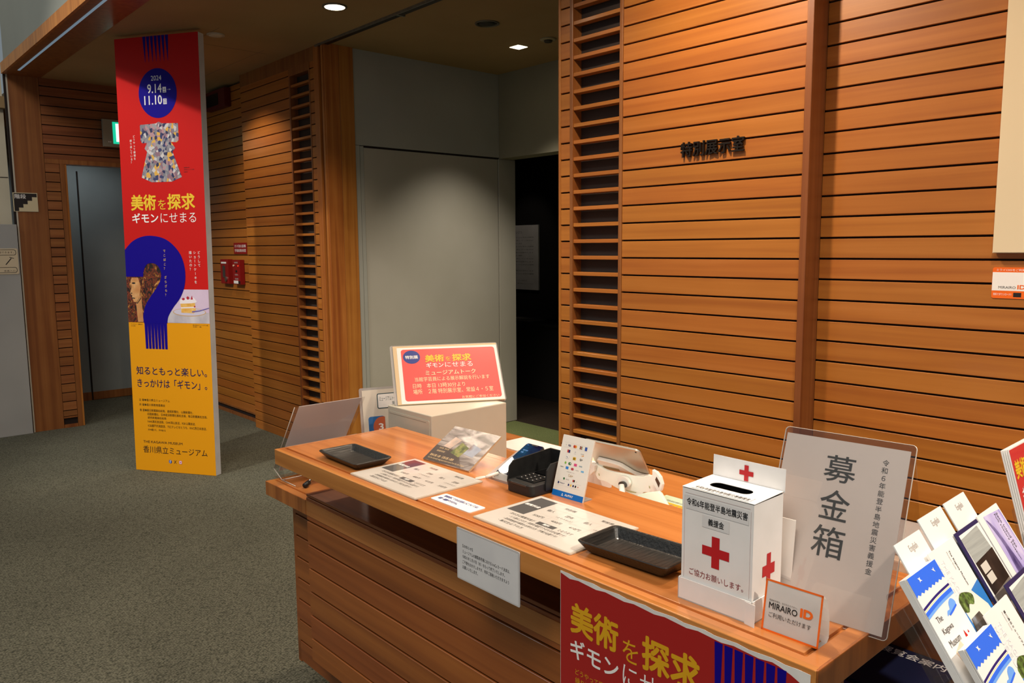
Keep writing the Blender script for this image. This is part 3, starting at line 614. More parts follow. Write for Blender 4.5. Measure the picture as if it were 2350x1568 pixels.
multi('portrait_face', [[(.048, 1.445), (.105, 1.445), (.122, 1.37), (.105, 1.29), (.088, 1.262), (.055, 1.268), (.050, 1.285), (.040, 1.295), (.046, 1.312), (.026, 1.330), (.042, 1.37), (.036, 1.42)], [(.075, 1.262), (.125, 1.33), (.132, 1.12), (.085, 1.12)]], 0.0020, paint('portrait_skin', ['#b97a45', '#c98f58', '#e0b27c'], (12, 12, 12)), bn)
multi('portrait_lines', [ell(.062, 1.405, .016, .006, 12), [(.040, 1.300), (.070, 1.296), (.068, 1.290), (.041, 1.292)], [(.026, 1.331), (.046, 1.335), (.045, 1.325)], [(.05, 1.262), (.09, 1.255), (.12, 1.29), (.128, 1.36), (.118, 1.30), (.09, 1.262)]], 0.0023, INK, bn)
multi('cake_print', [[(.342, 1.117), (W_ - .0003, 1.117), (W_ - .0003, 1.361), (.342, 1.361)]], 0.0016, paint('cake_paint', ['#b9a4c4', '#cfb7d2', '#d8c2da', '#c9bfc9'], (3, 3, 3)), bn)
multi('cake_table', [[(.342, 1.117), (W_ - .0003, 1.117), (W_ - .0003, 1.195), (.342, 1.205)]], 0.0018, paint('cake_cloth', ['#a9a2ad', '#c3bcc4', '#d5cfd4'], (10, 6, 6)), bn)
multi('cake_plate', [ell(.533, 1.197, .140, .030, 30)], 0.0020, mat('plate_rim', '#c9a063', 0.5), bn); multi('cake_plate_inner', [ell(.533, 1.198, .134, .026, 30)], 0.0022, mat('plate_white', '#cdc6da', 0.5), bn)
multi('cake_slice', [[(.460, 1.262), (.583, 1.268), (.589, 1.205), (.570, 1.190), (.465, 1.193)]], 0.0024, paint('sponge', ['#d99b3a', '#e8b45a', '#efc97a'], (30, 30, 30)), bn)
multi('cake_cream', [smooth([(.455, 1.262), (.462, 1.290), (.49, 1.283), (.51, 1.300), (.54, 1.290), (.565, 1.306), (.588, 1.288), (.590, 1.266), (.455, 1.258)], 3), [(.462, 1.232), (.588, 1.238), (.588, 1.229), (.463, 1.224)]], 0.0026, mat('cream_white', '#efe6ec', 0.5), bn)
for p_ in (ell(.487, 1.292, .012, .009, 10), ell(.525, 1.300, .012, .012, 10), [(.548, 1.288), (.560, 1.318), (.568, 1.290)], ell(.580, 1.238, .008, .006, 8)): multi('strawberry', [p_], 0.0028, mat('strawberry_red', '#b3243a', 0.5), bn)
multi('cake_fork', [[(.555, 1.205), (.620, 1.212), (.699, 1.232), (.699, 1.226), (.622, 1.204), (.556, 1.195)]], 0.0029, mat('fork_violet', '#6f63a8', 0.5), bn)
qo = smooth([(.0005, 1.648), (.063, 1.704), (.135, 1.737), (.225, 1.749), (.335, 1.731), (.418, 1.683), (.483, 1.604), (.512, 1.500), (.503, 1.390), (.462, 1.302), (.399, 1.230), (.353, 1.164), (.340, 1.113)])
qi = smooth([(.138, 1.110), (.134, 1.162), (.155, 1.236), (.202, 1.302), (.258, 1.367), (.297, 1.425), (.306, 1.483), (.278, 1.534), (.231, 1.551), (.183, 1.539), (.156, 1.492), (.150, 1.452)]) + [(.0005, 1.452)]
multi('question_mark', [qo + qi], 0.0030, BLUE, bn)
x0, x1 = 0.140, 0.336; st_ = (x1 - x0) / 7
multi('comb_strip', [[(x0 + st_ * i + .0035, 0.922), (x0 + st_ * (i + 1) - .0035, 0.922), (x0 + st_ * (i + 1) - 0.0002, 1.112), (x0 + st_ * i + .0002, 1.112)] for i in range(7)], 0.0024, BLUE, bn)
multi('top_spike', [[(.241 + .0316 * i, BH - .001), (.241 + .0316 * i + .026, BH - .001), (.241 + .0316 * i + .0165, 2.968), (.241 + .0316 * i + .0150, 2.968)] for i in range(7)], 0.0020, BLUE, bn)
multi('date_disc', [ell(.348, 2.750, .160, .172, 48)], 0.0020, BLUE, bn)
text(bn, WHT, [('fit', '2024', .298, 2.838, .385, 2.872), ('fit', '9.14', .264, 2.752, .384, 2.815, .012), ('fit', '11.10', .234, 2.672, .383, 2.736, .012),
               ('fit', '→', .428, 2.766, .460, 2.775), ('fit', 'ギモン', .080, 1.840, .305, 1.912, .018), ('fit', 'にせまる', .325, 1.840, .623, 1.910, -0.004),
               ('col', 'どうやって模様を', .1285, 2.470, 2.290, .019), ('col', '繰り返している？', .1005, 2.440, 2.265, .019),
               ('col', 'どうして', .633, 1.640, 1.520, .024), ('col', 'ショートケーキを', .598, 1.640, 1.400, .024), ('col', '描いたの？', .562, 1.640, 1.492, .024)], 0.0026, 'white_lettering')
multi('day_box', [[(.392, 2.751), (.421, 2.751), (.421, 2.790), (.392, 2.790)]], 0.0026, WHT, bn); multi('day_box', [[(.393, 2.671), (.422, 2.671), (.422, 2.709), (.393, 2.709)]], 0.0026, WHT, bn)
text(bn, BLUE, [('fit', '土', .396, 2.755, .417, 2.786, .01), ('fit', '日', .398, 2.676, .417, 2.704, .01)], 0.0030)
text(bn, YELT, [('fit', '美術', .075, 1.930, .292, 2.045, .026), ('fit', 'を', .308, 1.935, .375, 2.005), ('fit', '探求', .388, 1.930, .620, 2.045, .026)], 0.0026, 'title_lettering')
text(bn, YELT, [('col', 'でこぼこ？　ざらざら？', .343, 1.655, 1.305, .022)], 0.0034, 'question_lettering')
multi('kimono', [[(.185, 2.537), (.322, 2.541), (.345, 2.553), (.370, 2.540), (.506, 2.535), (.508, 2.420), (.492, 2.404), (.440, 2.406), (.455, 2.392), (.475, 2.362), (.450, 2.340), (.520, 2.160), (.435, 2.130), (.264, 2.130), (.178, 2.166), (.236, 2.345), (.216, 2.369), (.237, 2.408), (.197, 2.408), (.185, 2.425)]], 0.0020, paint('kimono_pattern', ['#8d8a92', '#7c7a84', '#9a979c', '#2c2f55', '#8a6a78', '#b08a90', '#d9a84a', '#c9c4c4', '#353a66'], (52, 42, 10), vor=True), bn)
text(bn, INK, [('fit', '着物模様の世界', .540, 2.220, .585, 2.228), ('fit', '香川県立ミュージアム所蔵', .540, 2.206, .624, 2.214), ('fit', '昭和時代', .540, 2.190, .57, 2.198),
               ('fit', 'アンリエット・横顔の女', .020, 1.098, .121, 1.106), ('fit', '1912年', .020, 1.086, .060, 1.093), ('fit', '香川県立ミュージアム蔵', .557, 1.100, .685, 1.108), ('fit', '水彩・紙', .557, 1.088, .63, 1.096)], 0.0024, 'credit_lettering')
text(bn, NAVY, [('fit', '知るともっと楽しい。', .048, .727, .658, .789, .006), ('fit', 'きっかけは「ギモン」。', .051, .632, .655, .698, .006)], 0.0022, 'slogan_lettering')
text(bn, mat('print_olive', '#4a3c10', 0.5), [('fit', '主 催●香川県立ミュージアム', .058, .528, .328, .547), ('fit', '共 催●香川県教育委員会', .058, .492, .286, .511), ('fit', '後 援●朝日新聞高松総局、産経新聞社、山陽新聞社、', .060, .450, .527, .470),
               ('fit', '四国新聞社、日本経済新聞社高松支局、毎日新聞高松支局、', .127, .422, .647, .442), ('fit', '読売新聞高松総局', .128, .396, .290, .414), ('fit', 'NHK高松放送局、OHK岡山放送、RSK山陽放送、', .126, .366, .544, .386),
               ('fit', 'KSB瀬戸内海放送、TSCテレビせとうち、RNC西日本放送、', .127, .334, .638, .355), ('fit', 'FM香川、FM815', .127, .305, .280, .322)], 0.0022, 'sponsor_lettering')
text(bn, INK, [('fit', 'THE KAGAWA MUSEUM', .078, .212, .422, .230), ('fit', '香川県立ミュージアム', .074, .136, .634, .190), ('fit', 'X', .340, .068, .364, .092)], 0.0022, 'museum_lettering')
multi('social_disc', [ell(.309, .080, .013, .014, 20)], 0.0022, mat('icon_blue', '#1f4fae', 0.5), bn); text(bn, WHT, [('fit', 'f', .304, .068, .314, .091, .02)], 0.0026)
multi('camera_icon', [rrect(.386, .067, .411, .093, .006)], 0.0022, mat('icon_pink', '#c9508a', 0.5), bn); multi('camera_icon_ring', [rrect(.389, .070, .408, .090, .004)], 0.0025, WHT, bn); multi('camera_icon_lens', [ell(.3985, .080, .006, .006, 14)], 0.0028, mat('icon_pink', '#c9508a'), bn)

# ------------------------------------------------------------------ reception desk
DZ = 1.044
dk = empty('reception_desk', (-1.4, 1.6, 0), 'wooden reception desk with a raised customer shelf and slatted front', 'desk')
def dbox(n, *a, **k): return box(n, *a, dk, True, **k)
X0, X1, Y0, Y1 = -2.238, -0.506, 1.036, 1.478
# raised top: rim, sunk groove, inner field
bm = bmesh.new()
for q in ((X0, X1, Y0, 1.062, .998, DZ), (X0, -2.224, 1.062, 1.452, .998, DZ), (-0.536, X1, 1.062, 1.452, .998, DZ), (X0, X1, 1.452, Y1, .998, DZ), (-2.224, -0.536, 1.062, 1.452, .998, DZ - .006)): bmbox(bm, *q)
mobj('top_rim', bm, WD, dk, True)
box('tabletop', -2.224, -0.5445, 1.0705, 1.452, DZ - .0062, DZ, WD, dk, True, bev=0.0012, seg=2)
box('top_nosing', X0 - .0006, X1 - .001, Y0 - .0016, Y0 + .012, .9975, DZ + .0004, WD, dk, True, bev=0.0022, seg=3)
box('end_grain_cap', X1 - .004, X1 + .0012, Y0, Y1, .9975, DZ + .0004, WDE, dk, True, bev=0.0018, seg=2)
# support wall of the shelf
box('shelf_support', -2.15, -0.60, 1.30, 1.33, 0.85, 0.998, WP, dk, True)
# front block of slats
YB = 1.15; XB = -2.272
box('block_core', XB, -0.70, YB + .014, YB + .15, .30, .862, GAP, dk, True); box('ledge', XB, -0.70, YB + .0005, 1.305, .8625, .872, WP, dk, True, bev=.001, seg=1)
pit = 0.0795; zt_ = .8625 + .009; k = 0
me = board_mesh('slat', -0.70 - XB, pit - .006); me.materials.append(WP)
z = .8625 - pit
while z > .27:
    link(bpy.data.objects.new('slat', me), dk, True, Matrix.Translation((XB, YB + .014, z + .003))); z -= pit
# back counter: wing block with its own slats
bk_ = empty('back_counter', (-1.6, 1.7, 0), 'lower wooden counter behind the raised shelf, with a slatted left end', 'counter')
YC = 1.235; XC = -2.545
box('wing_core', XC + .01, -0.96, YC + .30, 2.20, .17, .80, GAP, bk_, True); box('wing_core', XC + .01, XB + .02, YC + .014, YC + .30, .17, .80, GAP, bk_, True); box('wing_core', XB + .02, -0.60, YC + .014, YC + .04, .17, .29, GAP, bk_, True)
me = board_mesh('slat', XB + .015 - XC, .0785 - .006)
ml2 = board_mesh('slat', -0.72 - XC, .0785 - .006); ml2.materials.append(WP); me.materials.append(WP)
z = .80 - .0785 + .052; z = 0.7215
while z > .14:
    link(bpy.data.objects.new('slat', me if z > .20 else ml2), bk_, True, Matrix.Translation((XC, YC + .014, z + .003))); z -= .0785
box('side_panel', XC, XC + .02, YC, 2.20, .17, .80, WP, bk_, True)
box('plinth', -2.43, -0.7, 1.33, 2.1, 0, .17, mat('plinth_brown', '#3b2010', 0.6), bk_, True)
# lower counter with groove
bm = bmesh.new()
for q in ((-2.563, -0.66, 1.148, 1.175, .802, .85), (-2.563, -2.549, 1.175, 2.231, .802, .85), (-2.549, -0.66, 1.175, 2.231, .802, .844)): bmbox(bm, *q)
mobj('counter_rim', bm, WD, bk_, True)
box('countertop', -2.549, -0.66, 1.183, 2.231, .8435, .85, WD, bk_, True, bev=.001, seg=2)
box('counter_front', -2.5635, XB, 1.1465, 1.150, .802, .8504, WDE, bk_, True, bev=.0012, seg=2)
box('counter_side', -0.662, -0.657, 1.32, 2.231, .802, .8504, WDE, bk_, True)
box('niche_panel', -0.96, -0.94, 1.33, 2.20, .0, .80, WP, bk_, True); box('niche_back', -0.94, -0.58, 2.18, 2.20, 0, .80, WP, bk_, True)

# --- coin trays
def loft(rings, m, name, parent=None, M=None, smooth_=False):
    bm = bmesh.new(); R_ = [[bm.verts.new(p) for p in r] for r in rings]
    for i in range(len(R_) - 1):
        n = len(R_[i])
        for k in range(n): bm.faces.new((R_[i][k], R_[i][(k + 1) % n], R_[i + 1][(k + 1) % n], R_[i + 1][k]))
    bm.faces.new(R_[0][::-1]); bm.faces.new(R_[-1]); bmesh.ops.recalc_face_normals(bm, faces=bm.faces[:])
    return mobj(name, bm, m, parent, M=M, smooth=smooth_)
def rr3(w, d, r, z): return [(x, y, z) for x, y in rrect(-w / 2, -d / 2, w / 2, d / 2, r, 4)]
def coin_tray(cx, cy, w, d, h, yw, label, z=DZ, tilt=0.0):
    M = Matrix.Translation((cx, cy, z)) @ Matrix.Rotation(math.radians(yw), 4, 'Z') @ Matrix.Rotation(math.radians(tilt), 4, 'Y')
    o = loft([rr3(w - .040, d - .040, .010, .0002), rr3(w - .030, d - .030, .010, .003), rr3(w - .002, d - .002, .012, h - .003), rr3(w, d, .012, h - .001), rr3(w - .003, d - .003, .012, h + .0005),
              rr3(w - .010, d - .010, .010, h), rr3(w - .016, d - .016, .009, h - .003), rr3(w - .036, d - .036, .007, .0065), rr3(w - .042, d - .042, .006, .0052)], BLACKP, 'coin_tray', M=M)
    return tag(o, label, 'tray', 'black coin trays on the reception desk')
coin_tray(-1.951, 1.143, .214, .122, .022, -1, 'black leather coin tray at the left end of the reception desk')
coin_tray(-.941, 1.172, .216, .126, .026, 2, 'black leather coin tray beside the donation box', DZ + .002, -0.8)

# --- price sheets in clear cases
def price_sheet(cx, cy, yw, label, tint):
    M = Matrix.Translation((cx, cy, DZ)) @ Matrix.Rotation(math.radians(yw), 4, 'Z')
    t = empty('price_sheet', M, label, 'price list', 'price lists on the reception desk')
    prism('clear_case', rrect(-.001, -.001, .304, .2145, .005), 0, .0035, mat('case_edge', '#cbbfae', 0.25, coat=0.7), t, bev=.0006)
    prism('sheet', rrect(.003, .003, .300, .2105, .002, 2), .0036, .0040, LAM, t)
    z = .0042
    multi('header_block', [[(.014, .090), (.070, .090), (.070, .201), (.014, .201)]], z, DKG, t)
    if tint: multi('header_block_top', [[(.014, .150), (.070, .150), (.070, .201), (.014, .201)]], z + .0001, MAROON, t)
    multi('free_badge', [[(.130, .0685), (.185, .0685), (.185, .084), (.130, .084)]], z, DKG, t)
    text(t, WHT, [('fit', '観覧料金', .018, .141, .066, .153, .02), ('fit', '無料', .148, .0715, .168, .0815, .02)], z + .0003, 'header_lettering')
    T = mat('print_soft_grey', '#57524e', 0.35, coat=0.8)
    text(t, T, [('fit', '特別展', .109, .181, .143, .192), ('fit', '常設展', .221, .181, .255, .192), ('fit', '個人', .087, .145, .110, .157), ('fit', '団体', .146, .145, .168, .157), ('fit', '個人', .201, .145, .224, .157), ('fit', '団体', .257, .145, .280, .157),
                ('fit', '（２０人以上）', .134, .128, .182, .136), ('fit', '（２０人以上）', .246, .128, .292, .136),
                ('fit', '500円', .087, .100, .119, .111), ('fit', '400円', .144, .100, .174, .111), ('fit', '410円', .199, .100, .230, .111), ('fit', '330円', .256, .100, .286, .111),
                ('fit', '次の方は観覧料金が', .043, .071, .122, .082), ('fit', 'となります', .196, .071, .236, .082), ('fit', '・６５歳以上の方（年齢を確認できるものが必要です）', .056, .054, .232, .065),
                ('fit', '・身体障害者手帳等をお持ちの方（手帳が必要です）', .056, .038, .222, .049), ('fit', '・高校生以下の方', .056, .022, .135, .033)], z + .0001)
    g = mat('print_table_line', '#cfcac2', 0.4, coat=0.5)
    multi('table_lines', [[(.074, y), (.292, y), (.292, y + .0005), (.074, y + .0005)] for y in (.122, .166, .201)] + [[(x, .096), (x + .0005, .096), (x + .0005, .201), (x, .201)] for x in (.128, .185, .240)], z, g, t)
    return t
price_sheet(-1.842, 1.063, 0, 'laminated price list with a maroon corner, between the left coin tray and the small card', True)
price_sheet(-1.347, 1.087, 0, 'laminated price list with a plain grey header, in front of the card terminal', False)
# small card
cm = frame((-1.524, 1.097, DZ + .0002), (1, 0.01, 0), (0, 1, 0))
cd_ = empty('small_card', cm, 'small white card with blue lettering between the two price lists', 'card')
prism('card', rrect(0, 0, .150, .050, .005), 0, .0018, CARD, cd_)
text(cd_, PENB, [('fit', '免除者にてのお支払いについては、', .012, .030, .140, .042, .015), ('fit', '両替・高額ができません。', .012, .012, .085, .024, .015)], .0021)
# notice taped under the edge
no_ = empty('edge_notice', frame((-1.337, Y0 - .0035, .9225), (1, 0, 0), (0, 0, 1)), 'white laminated notice in small black type taped to the front edge of the desk', 'notice')
prism('clear_sheet', rrect(0, 0, .205, .117, .003), -.0012, .0004, mat('laminate_grey', '#c9c6c6', 0.35, coat=0.5), no_)
prism('paper', [(.004, .003), (.201, .003), (.201, .112), (.004, .112)], .0005, .0007, noisy('notice_paper', '#dbdadb', '#d2d1d3', (10, 10, 10), 0.5), no_)
text(no_, INK, [('fit', '【お知らせ】', .021, .076, .056, .083), ('fit', 'ミュージアムの観覧券売場における IruCa カード決済は、', .021, .063, .176, .071), ('fit', '令和６年１月17日（水）をもって終了いたします。', .020, .051, .160, .059),
               ('fit', 'ご不便をおかけしますが、何卒ご容赦いただきますよう', .020, .039, .173, .047), ('fit', 'お願いいたします。', .020, .027, .072, .035)], .0010)
# big poster on the desk front
po = empty('desk_poster', frame((-1.017, Y0 - .0035, .312), (1, 0, 0), (0, 0, 1)), 'red exhibition poster with yellow title and blue spikes taped to the desk front', 'poster')
PW, PH = .503, .726
edge = [(PW, PH - .002)] + [(PW - .02 * i, PH - .0012 * ((i * 7) % 3)) for i in range(1, 25)] + [(0, PH)]
prism('paper', [(0, 0), (PW, 0)] + edge, -.0004, 0, noisy('poster_back', '#e9e6e2', '#dedad6', (30, 30, 30), 0.6), po)
red_top = [(PW - .004, PH - .030), (PW - .012, PH - .022), (PW - .030, PH - .014), (PW - .05, PH - .0085)] + [(PW - .06 - .022 * i, PH - .0065 - .0015 * ((i * 5) % 3)) for i in range(20)] + [(.001, PH - .004)]
multi('red_print', [[(.001, 0), (PW - .002, 0), (PW - .002, PH - .04)] + red_top], .0004, mat('poster_red', '#a81a1a', 0.35, coat=0.3), po)
zz = lambda v: v - .312
text(po, mat('poster_yellow', '#dda516', 0.35, coat=0.3), [('fit', '美術', .027, zz(.925), .145, zz(.987), .03), ('fit', 'を', .155, zz(.921), .190, zz(.962)), ('fit', '探求', .198, zz(.921), .318, zz(.985), .03),
     ('fit', 'どうやって模様を', .040, zz(.845), .135, zz(.857)), ('fit', '繰り返している？', .040, zz(.828), .135, zz(.840))], .0007, 'title_lettering')
text(po, WHT, [('fit', 'ギモン', .027, zz(.876), .146, zz(.915), .018), ('fit', 'にせまる', .156, zz(.876), .313, zz(.915), -.003)], .0007, 'white_lettering')
multi('blue_spike', [[(.343 + .0181 * i, PH - .011), (.343 + .0181 * i + .0148, PH - .011), (.343 + .0181 * i + .0095, zz(.83)), (.343 + .0181 * i + .0055, zz(.83))] for i in range(7)], .0007, BLUE, po)
multi('picture_print', [[(.149, zz(.70)), (.206, zz(.70)), (.206, zz(.872)), (.149, zz(.872))]], .0007, paint('kimono_pattern_small', ['#8d8a92', '#7c7a84', '#2c2f55', '#8a6a78', '#d9a84a', '#c9c4c4'], (120, 100, 10), vor=True), po)

# --- card payment sign
am = lean((-1.3462, 1.3365, DZ), 2.03, 17.07)
ap_ = empty('payment_sign', am, 'upright white card payment sign with rows of brand marks and blue foot', 'sign')
prism('panel', [(0, 0), (.099, 0), (.099, .1496), (0, .1496)], -.0015, 0, WPLAS, ap_)
prism('clear_cover', [(-.0008, .0002), (.0998, .0002), (.0998, .1504), (-.0008, .1504)], -.0042, -.0016, ACE, ap_); 
bm = bmesh.new(); bmbox(bm, 0, .099, .0, .0024, -.036, -.003); o = mobj('foot', bm, ACH, ap_)
o.matrix_local = Matrix.Rotation(math.radians(17.07), 4, 'X')
multi('blue_band', [[(0, 0), (.099, 0), (.099, .0142), (0, .0142)]], .0003, AIRB, ap_)
text(ap_, WHT, [('fit', 'AirPAY', .041, .0042, .068, .0100, .02)], .0006, 'white_lettering')
tri = [(.030, .0035), (.037, .0035), (.0335, .0105)]; tri2 = [(.0318, .0046), (.0352, .0046), (.0335, .0082)]
multi('triangle_mark', [tri], .0006, WHT, ap_); multi('triangle_mark_inner', [tri2], .0008, AIRB, ap_)
def mk(c, *polys, z=.0004, name='brand_mark'): return multi(name, polys, z, c, ap_)
def R_(x, y, w, h): return [(x - w / 2, y - h / 2), (x + w / 2, y - h / 2), (x + w / 2, y + h / 2), (x - w / 2, y + h / 2)]
text(ap_, mat('print_visa', '#1c2a6b', 0.4), [('fit', 'VISA', .0215, .1235, .0310, .1285, .02), ('fit', 'Alipay+', .0175, .0310, .0345, .0352)], .0004)
text(ap_, INK, [('fit', 'Q+', .0665, .0955, .0755, .1010, .02), ('fit', 'nanaco', .0100, .0710, .0200, .0733), ('fit', 'DISCOVER', .0660, .1112, .0765, .1130), ('fit', 'Pay', .0235, .0960, .0285, .0990, .01), ('fit', 'J', .0688, .0436, .0700, .0460), ('fit', 'iD', .0462, .0950, .0518, .0995, .03), (('fit'), '((', .0148, .1245, .0166, .1280)], .0008)
mk(mat('mark_red', '#c3301f'), ell(.0418, .1262, .0034, .0037, 18)); mk(mat('mark_orange', '#e2902a'), ell(.0462, .1262, .0034, .0037, 18))
for i, c in enumerate((INK, mat('mark_red', '#c3301f'), mat('mark_green', '#2e6b35'))):
    mk(c, R_(.0602 + i * .0028, .1284, .0025, .0030)); mk(c, R_(.0602 + i * .0028, .1245, .0025, .0030))
mk(mat('mark_amex', '#2b4fa0'), R_(.0790, .1262, .0070, .0088)); mk(mat('mark_red', '#c3301f'), R_(.0245, .1122, .0042, .0070)); mk(mat('print_visa', '#1c2a6b'), R_(.0290, .1122, .0050, .0070))
mk(PALE, ell(.0480, .1132, .0020, .0022, 12)); mk(PALE, R_(.0480, .1088, .0070, .0008)); mk(mat('mark_orange', '#e2902a'), [(.0670, .1072), (.0760, .1072), (.0760, .1100)])
for a in (R_(.0260, .0975, .0096, .0066),): mk(PALE, a); mk(WHT, R_(.0260, .0975, .0090, .0060), z=.0006)
mk(mat('mark_yellow', '#e2b21c'), R_(.0490, .0975, .0095, .0072)); mk(mat('mark_lime', '#7bb135'), [(.0205, .0832), (.0238, .0872), (.0271, .0832), (.0238, .0792)])
mk(mat('mark_green', '#2e6b35'), rrect(.0332, .0798, .0426, .0864, .0032)); mk(WHT, ell(.0398, .0834, .0014, .0015, 10), z=.0007); mk(mat('mark_pink', '#d8487e'), R_(.0560, .0832, .0092, .0062))
text(ap_, mat('mark_teal', '#2a7fa0'), [('fit', 'icoca', .0685, .0815, .0775, .0850, .01)], .0005)
mk(mat('mark_sky', '#2d7fd0'), R_(.0320, .0720, .0088, .0064)); mk(mat('mark_crimson', '#b3404a'), rrect(.0448, .0690, .0532, .0748, .0022)); mk(mat('mark_pale_blue', '#6fb0dc'), R_(.0812, .0715, .0090, .0040))
text(ap_, GREYT, [('fit', 'SUGOCA', .0600, .0700, .0700, .0725), ('fit', '交通系電子マネー', .0330, .0620, .0600, .0640), ('fit', 'Smart Code', .0355, .0432, .0450, .0468)], .0005)
text(ap_, mat('mark_gold', '#a8843c'), [('fit', 'Coin+', .0405, .0520, .0555, .0585)], .0005)
mk(mat('mark_green', '#2e6b35'), ell(.0290, .0450, .0027, .0029, 14)); mk(mat('mark_red', '#c3301f'), R_(.0585, .0450, .0034, .0052)); mk(INK, R_(.0622, .0450, .0038, .0052))
for x, c in ((.0138, mat('print_visa', '#1c2a6b')), (.0468, mat('print_visa', '#1c2a6b')), (.0542, mat('mark_yellow', '#e2b21c')), (.0618, NAVY), (.0692, INK), (.0770, mat('mark_red', '#c3301f'))):
    s_ = .0050 if x != .0770 else .0025; mk(c, R_(x, .0330, s_ * .85, s_))
for y in (.0272, .0388): mk(PALE, R_(.0470, y, .078, .0003))
for y in (.1205, .1322): mk(PALE, R_(.0480, y, .078, .0003))

# --- phone on a small stand
pm = lean((-1.553, 1.326, 1.056), 0.5, 63.8)
ph = empty('smartphone', pm, 'black smartphone with a dark blue screen leaning on a clear stand', 'phone')
prism('body', rrect(0, 0, .0675, .138, .009), -.0075, 0, BLACK, ph, bev=.0018)
prism('screen', rrect(.0025, .0025, .065, .1355, .007), 0, .0004, paint('phone_screen', ['#0a0c22', '#0c1030', '#123a5c', '#1b4c6a'], (10, 14, 10)), ph)
MATS['phone_screen'].node_tree.nodes['Principled BSDF'].inputs['Roughness'].default_value = 0.02; MATS['phone_screen'].node_tree.nodes['Principled BSDF'].inputs['Specular IOR Level'].default_value = 0.9
multi('notch', [rrect(.022, .1305, .046, .1355, .002, 2)], .0006, BLACK, ph); multi('home_bar', [R_(.034, .0058, .022, .0009)], .0006, WHT, ph)
text(ph, SKY2, [('fit', '9:41', .007, .128, .014, .131), ('fit', '電子決済', .012, .105, .030, .110), ('fit', '起動', .012, .096, .021, .101)], .0007)
sd = empty('phone_stand', Matrix.Translation((-1.553, 1.31, DZ)), 'clear acrylic wedge under the smartphone', 'stand')
bm = bmesh.new(); v = [bm.verts.new(c) for c in ((-.012, 0, 0), (.078, 0, 0), (.078, .115, 0), (-.012, .115, 0), (-.012, 0, .006), (.078, 0, .006), (.078, .115, .054), (-.012, .115, .054))]
for f in ((3, 2, 1, 0), (4, 5, 6, 7), (0, 1, 5, 4), (1, 2, 6, 5), (2, 3, 7, 6), (3, 0, 4, 7)): bm.faces.new([v[i] for i in f])
mobj('wedge', bm, ACH, sd)
cb = empty('charging_cable', Matrix.Translation((-1.53, 1.30, DZ)), 'white charging cable plugged into the smartphone', 'cable')
tube('plug', [(.000, .022, .018), (-.006, .004, .014), (-.011, -.012, .011)], .0042, WPLAS, cb, seg=12)
tube('cord', [(-.011, -.012, .011), (-.020, -.024, .008), (-.033, -.028, .004), (-.044, -.018, .0022), (-.044, .0, .002), (-.036, .02, .002), (-.02, .06, .002), (.02, .12, .002)], .0019, WPLAS, cb, seg=8)
# --- card terminal
tm = empty('card_terminal', Matrix.Translation((-1.447, 1.276, DZ)), 'black card payment terminal with a raised privacy hood beside the payment sign', 'card terminal')
loft([[(x, y, z) for x, y in rrect(o, o, .092 - o, .160 - o, .012, 4)] for o, z in ((.002, 0), (0, .003), (0, .027), (.003, .030))], BLACK, 'base', tm)
box('display', .014, .078, .085, .135, .0300, .0335, mat('screen_black', '#08080a', 0.15), tm, bev=.001)
prism('keypad', rrect(.013, .020, .079, .078, .004), .0300, .0325, mat('keypad_black', '#101011', 0.35), tm)
for i in range(4):
    for j in range(3): box('key', .021 + j * .020, .032 + j * .020, .024 + i * .0135, .033 + i * .0135, .0325, .0345, mat('key_black', '#1c1c1d', 0.4), tm, bev=.0008, seg=1)
multi('key_print', [R_(.0265 + j * .020, .0285 + i * .0135, .0026, .0022) for i in range(4) for j in range(3)], .0347, WHT, tm)
prism('card_slot', [(.020, .001), (.072, .001), (.072, .003), (.020, .003)], .010, .016, mat('slot_black', '#030303', 0.2), tm); box('card_lip', .018, .074, -.002, .012, .024, .0285, mat('lip_grey', '#3a3634', 0.25), tm, bev=.001)
def wall(name, pts, th): # outline in (y,z) extruded along x
    bm = bmesh.new(); vs = [bm.verts.new((0, a, b)) for a, b in pts]; f = bm.faces.new(vs)
    r = bmesh.ops.extrude_face_region(bm, geom=[f]); bmesh.ops.translate(bm, vec=(th, 0, 0), verts=[g for g in r['geom'] if isinstance(g, bmesh.types.BMVert)]); bmesh.ops.recalc_face_normals(bm, faces=bm.faces[:]); return bm
side = [(.006, .024), (.012, .060), (.026, .072), (.155, .080), (.160, .076), (.160, .010), (.010, .010)]
side2 = [(.045, .024), (.050, .060), (.064, .074), (.155, .080), (.160, .076), (.160, .010), (.045, .010)]
mobj('hood_side', wall('s', side, .004), BLACK, tm).location = (-.004, 0, 0); mobj('hood_side', wall('s', side2, .004), BLACK, tm).location = (.092, 0, 0)
box('hood_back', -.004, .096, .156, .161, .005, .080, BLACK, tm, bev=.001); text(tm, RED, [], 0)
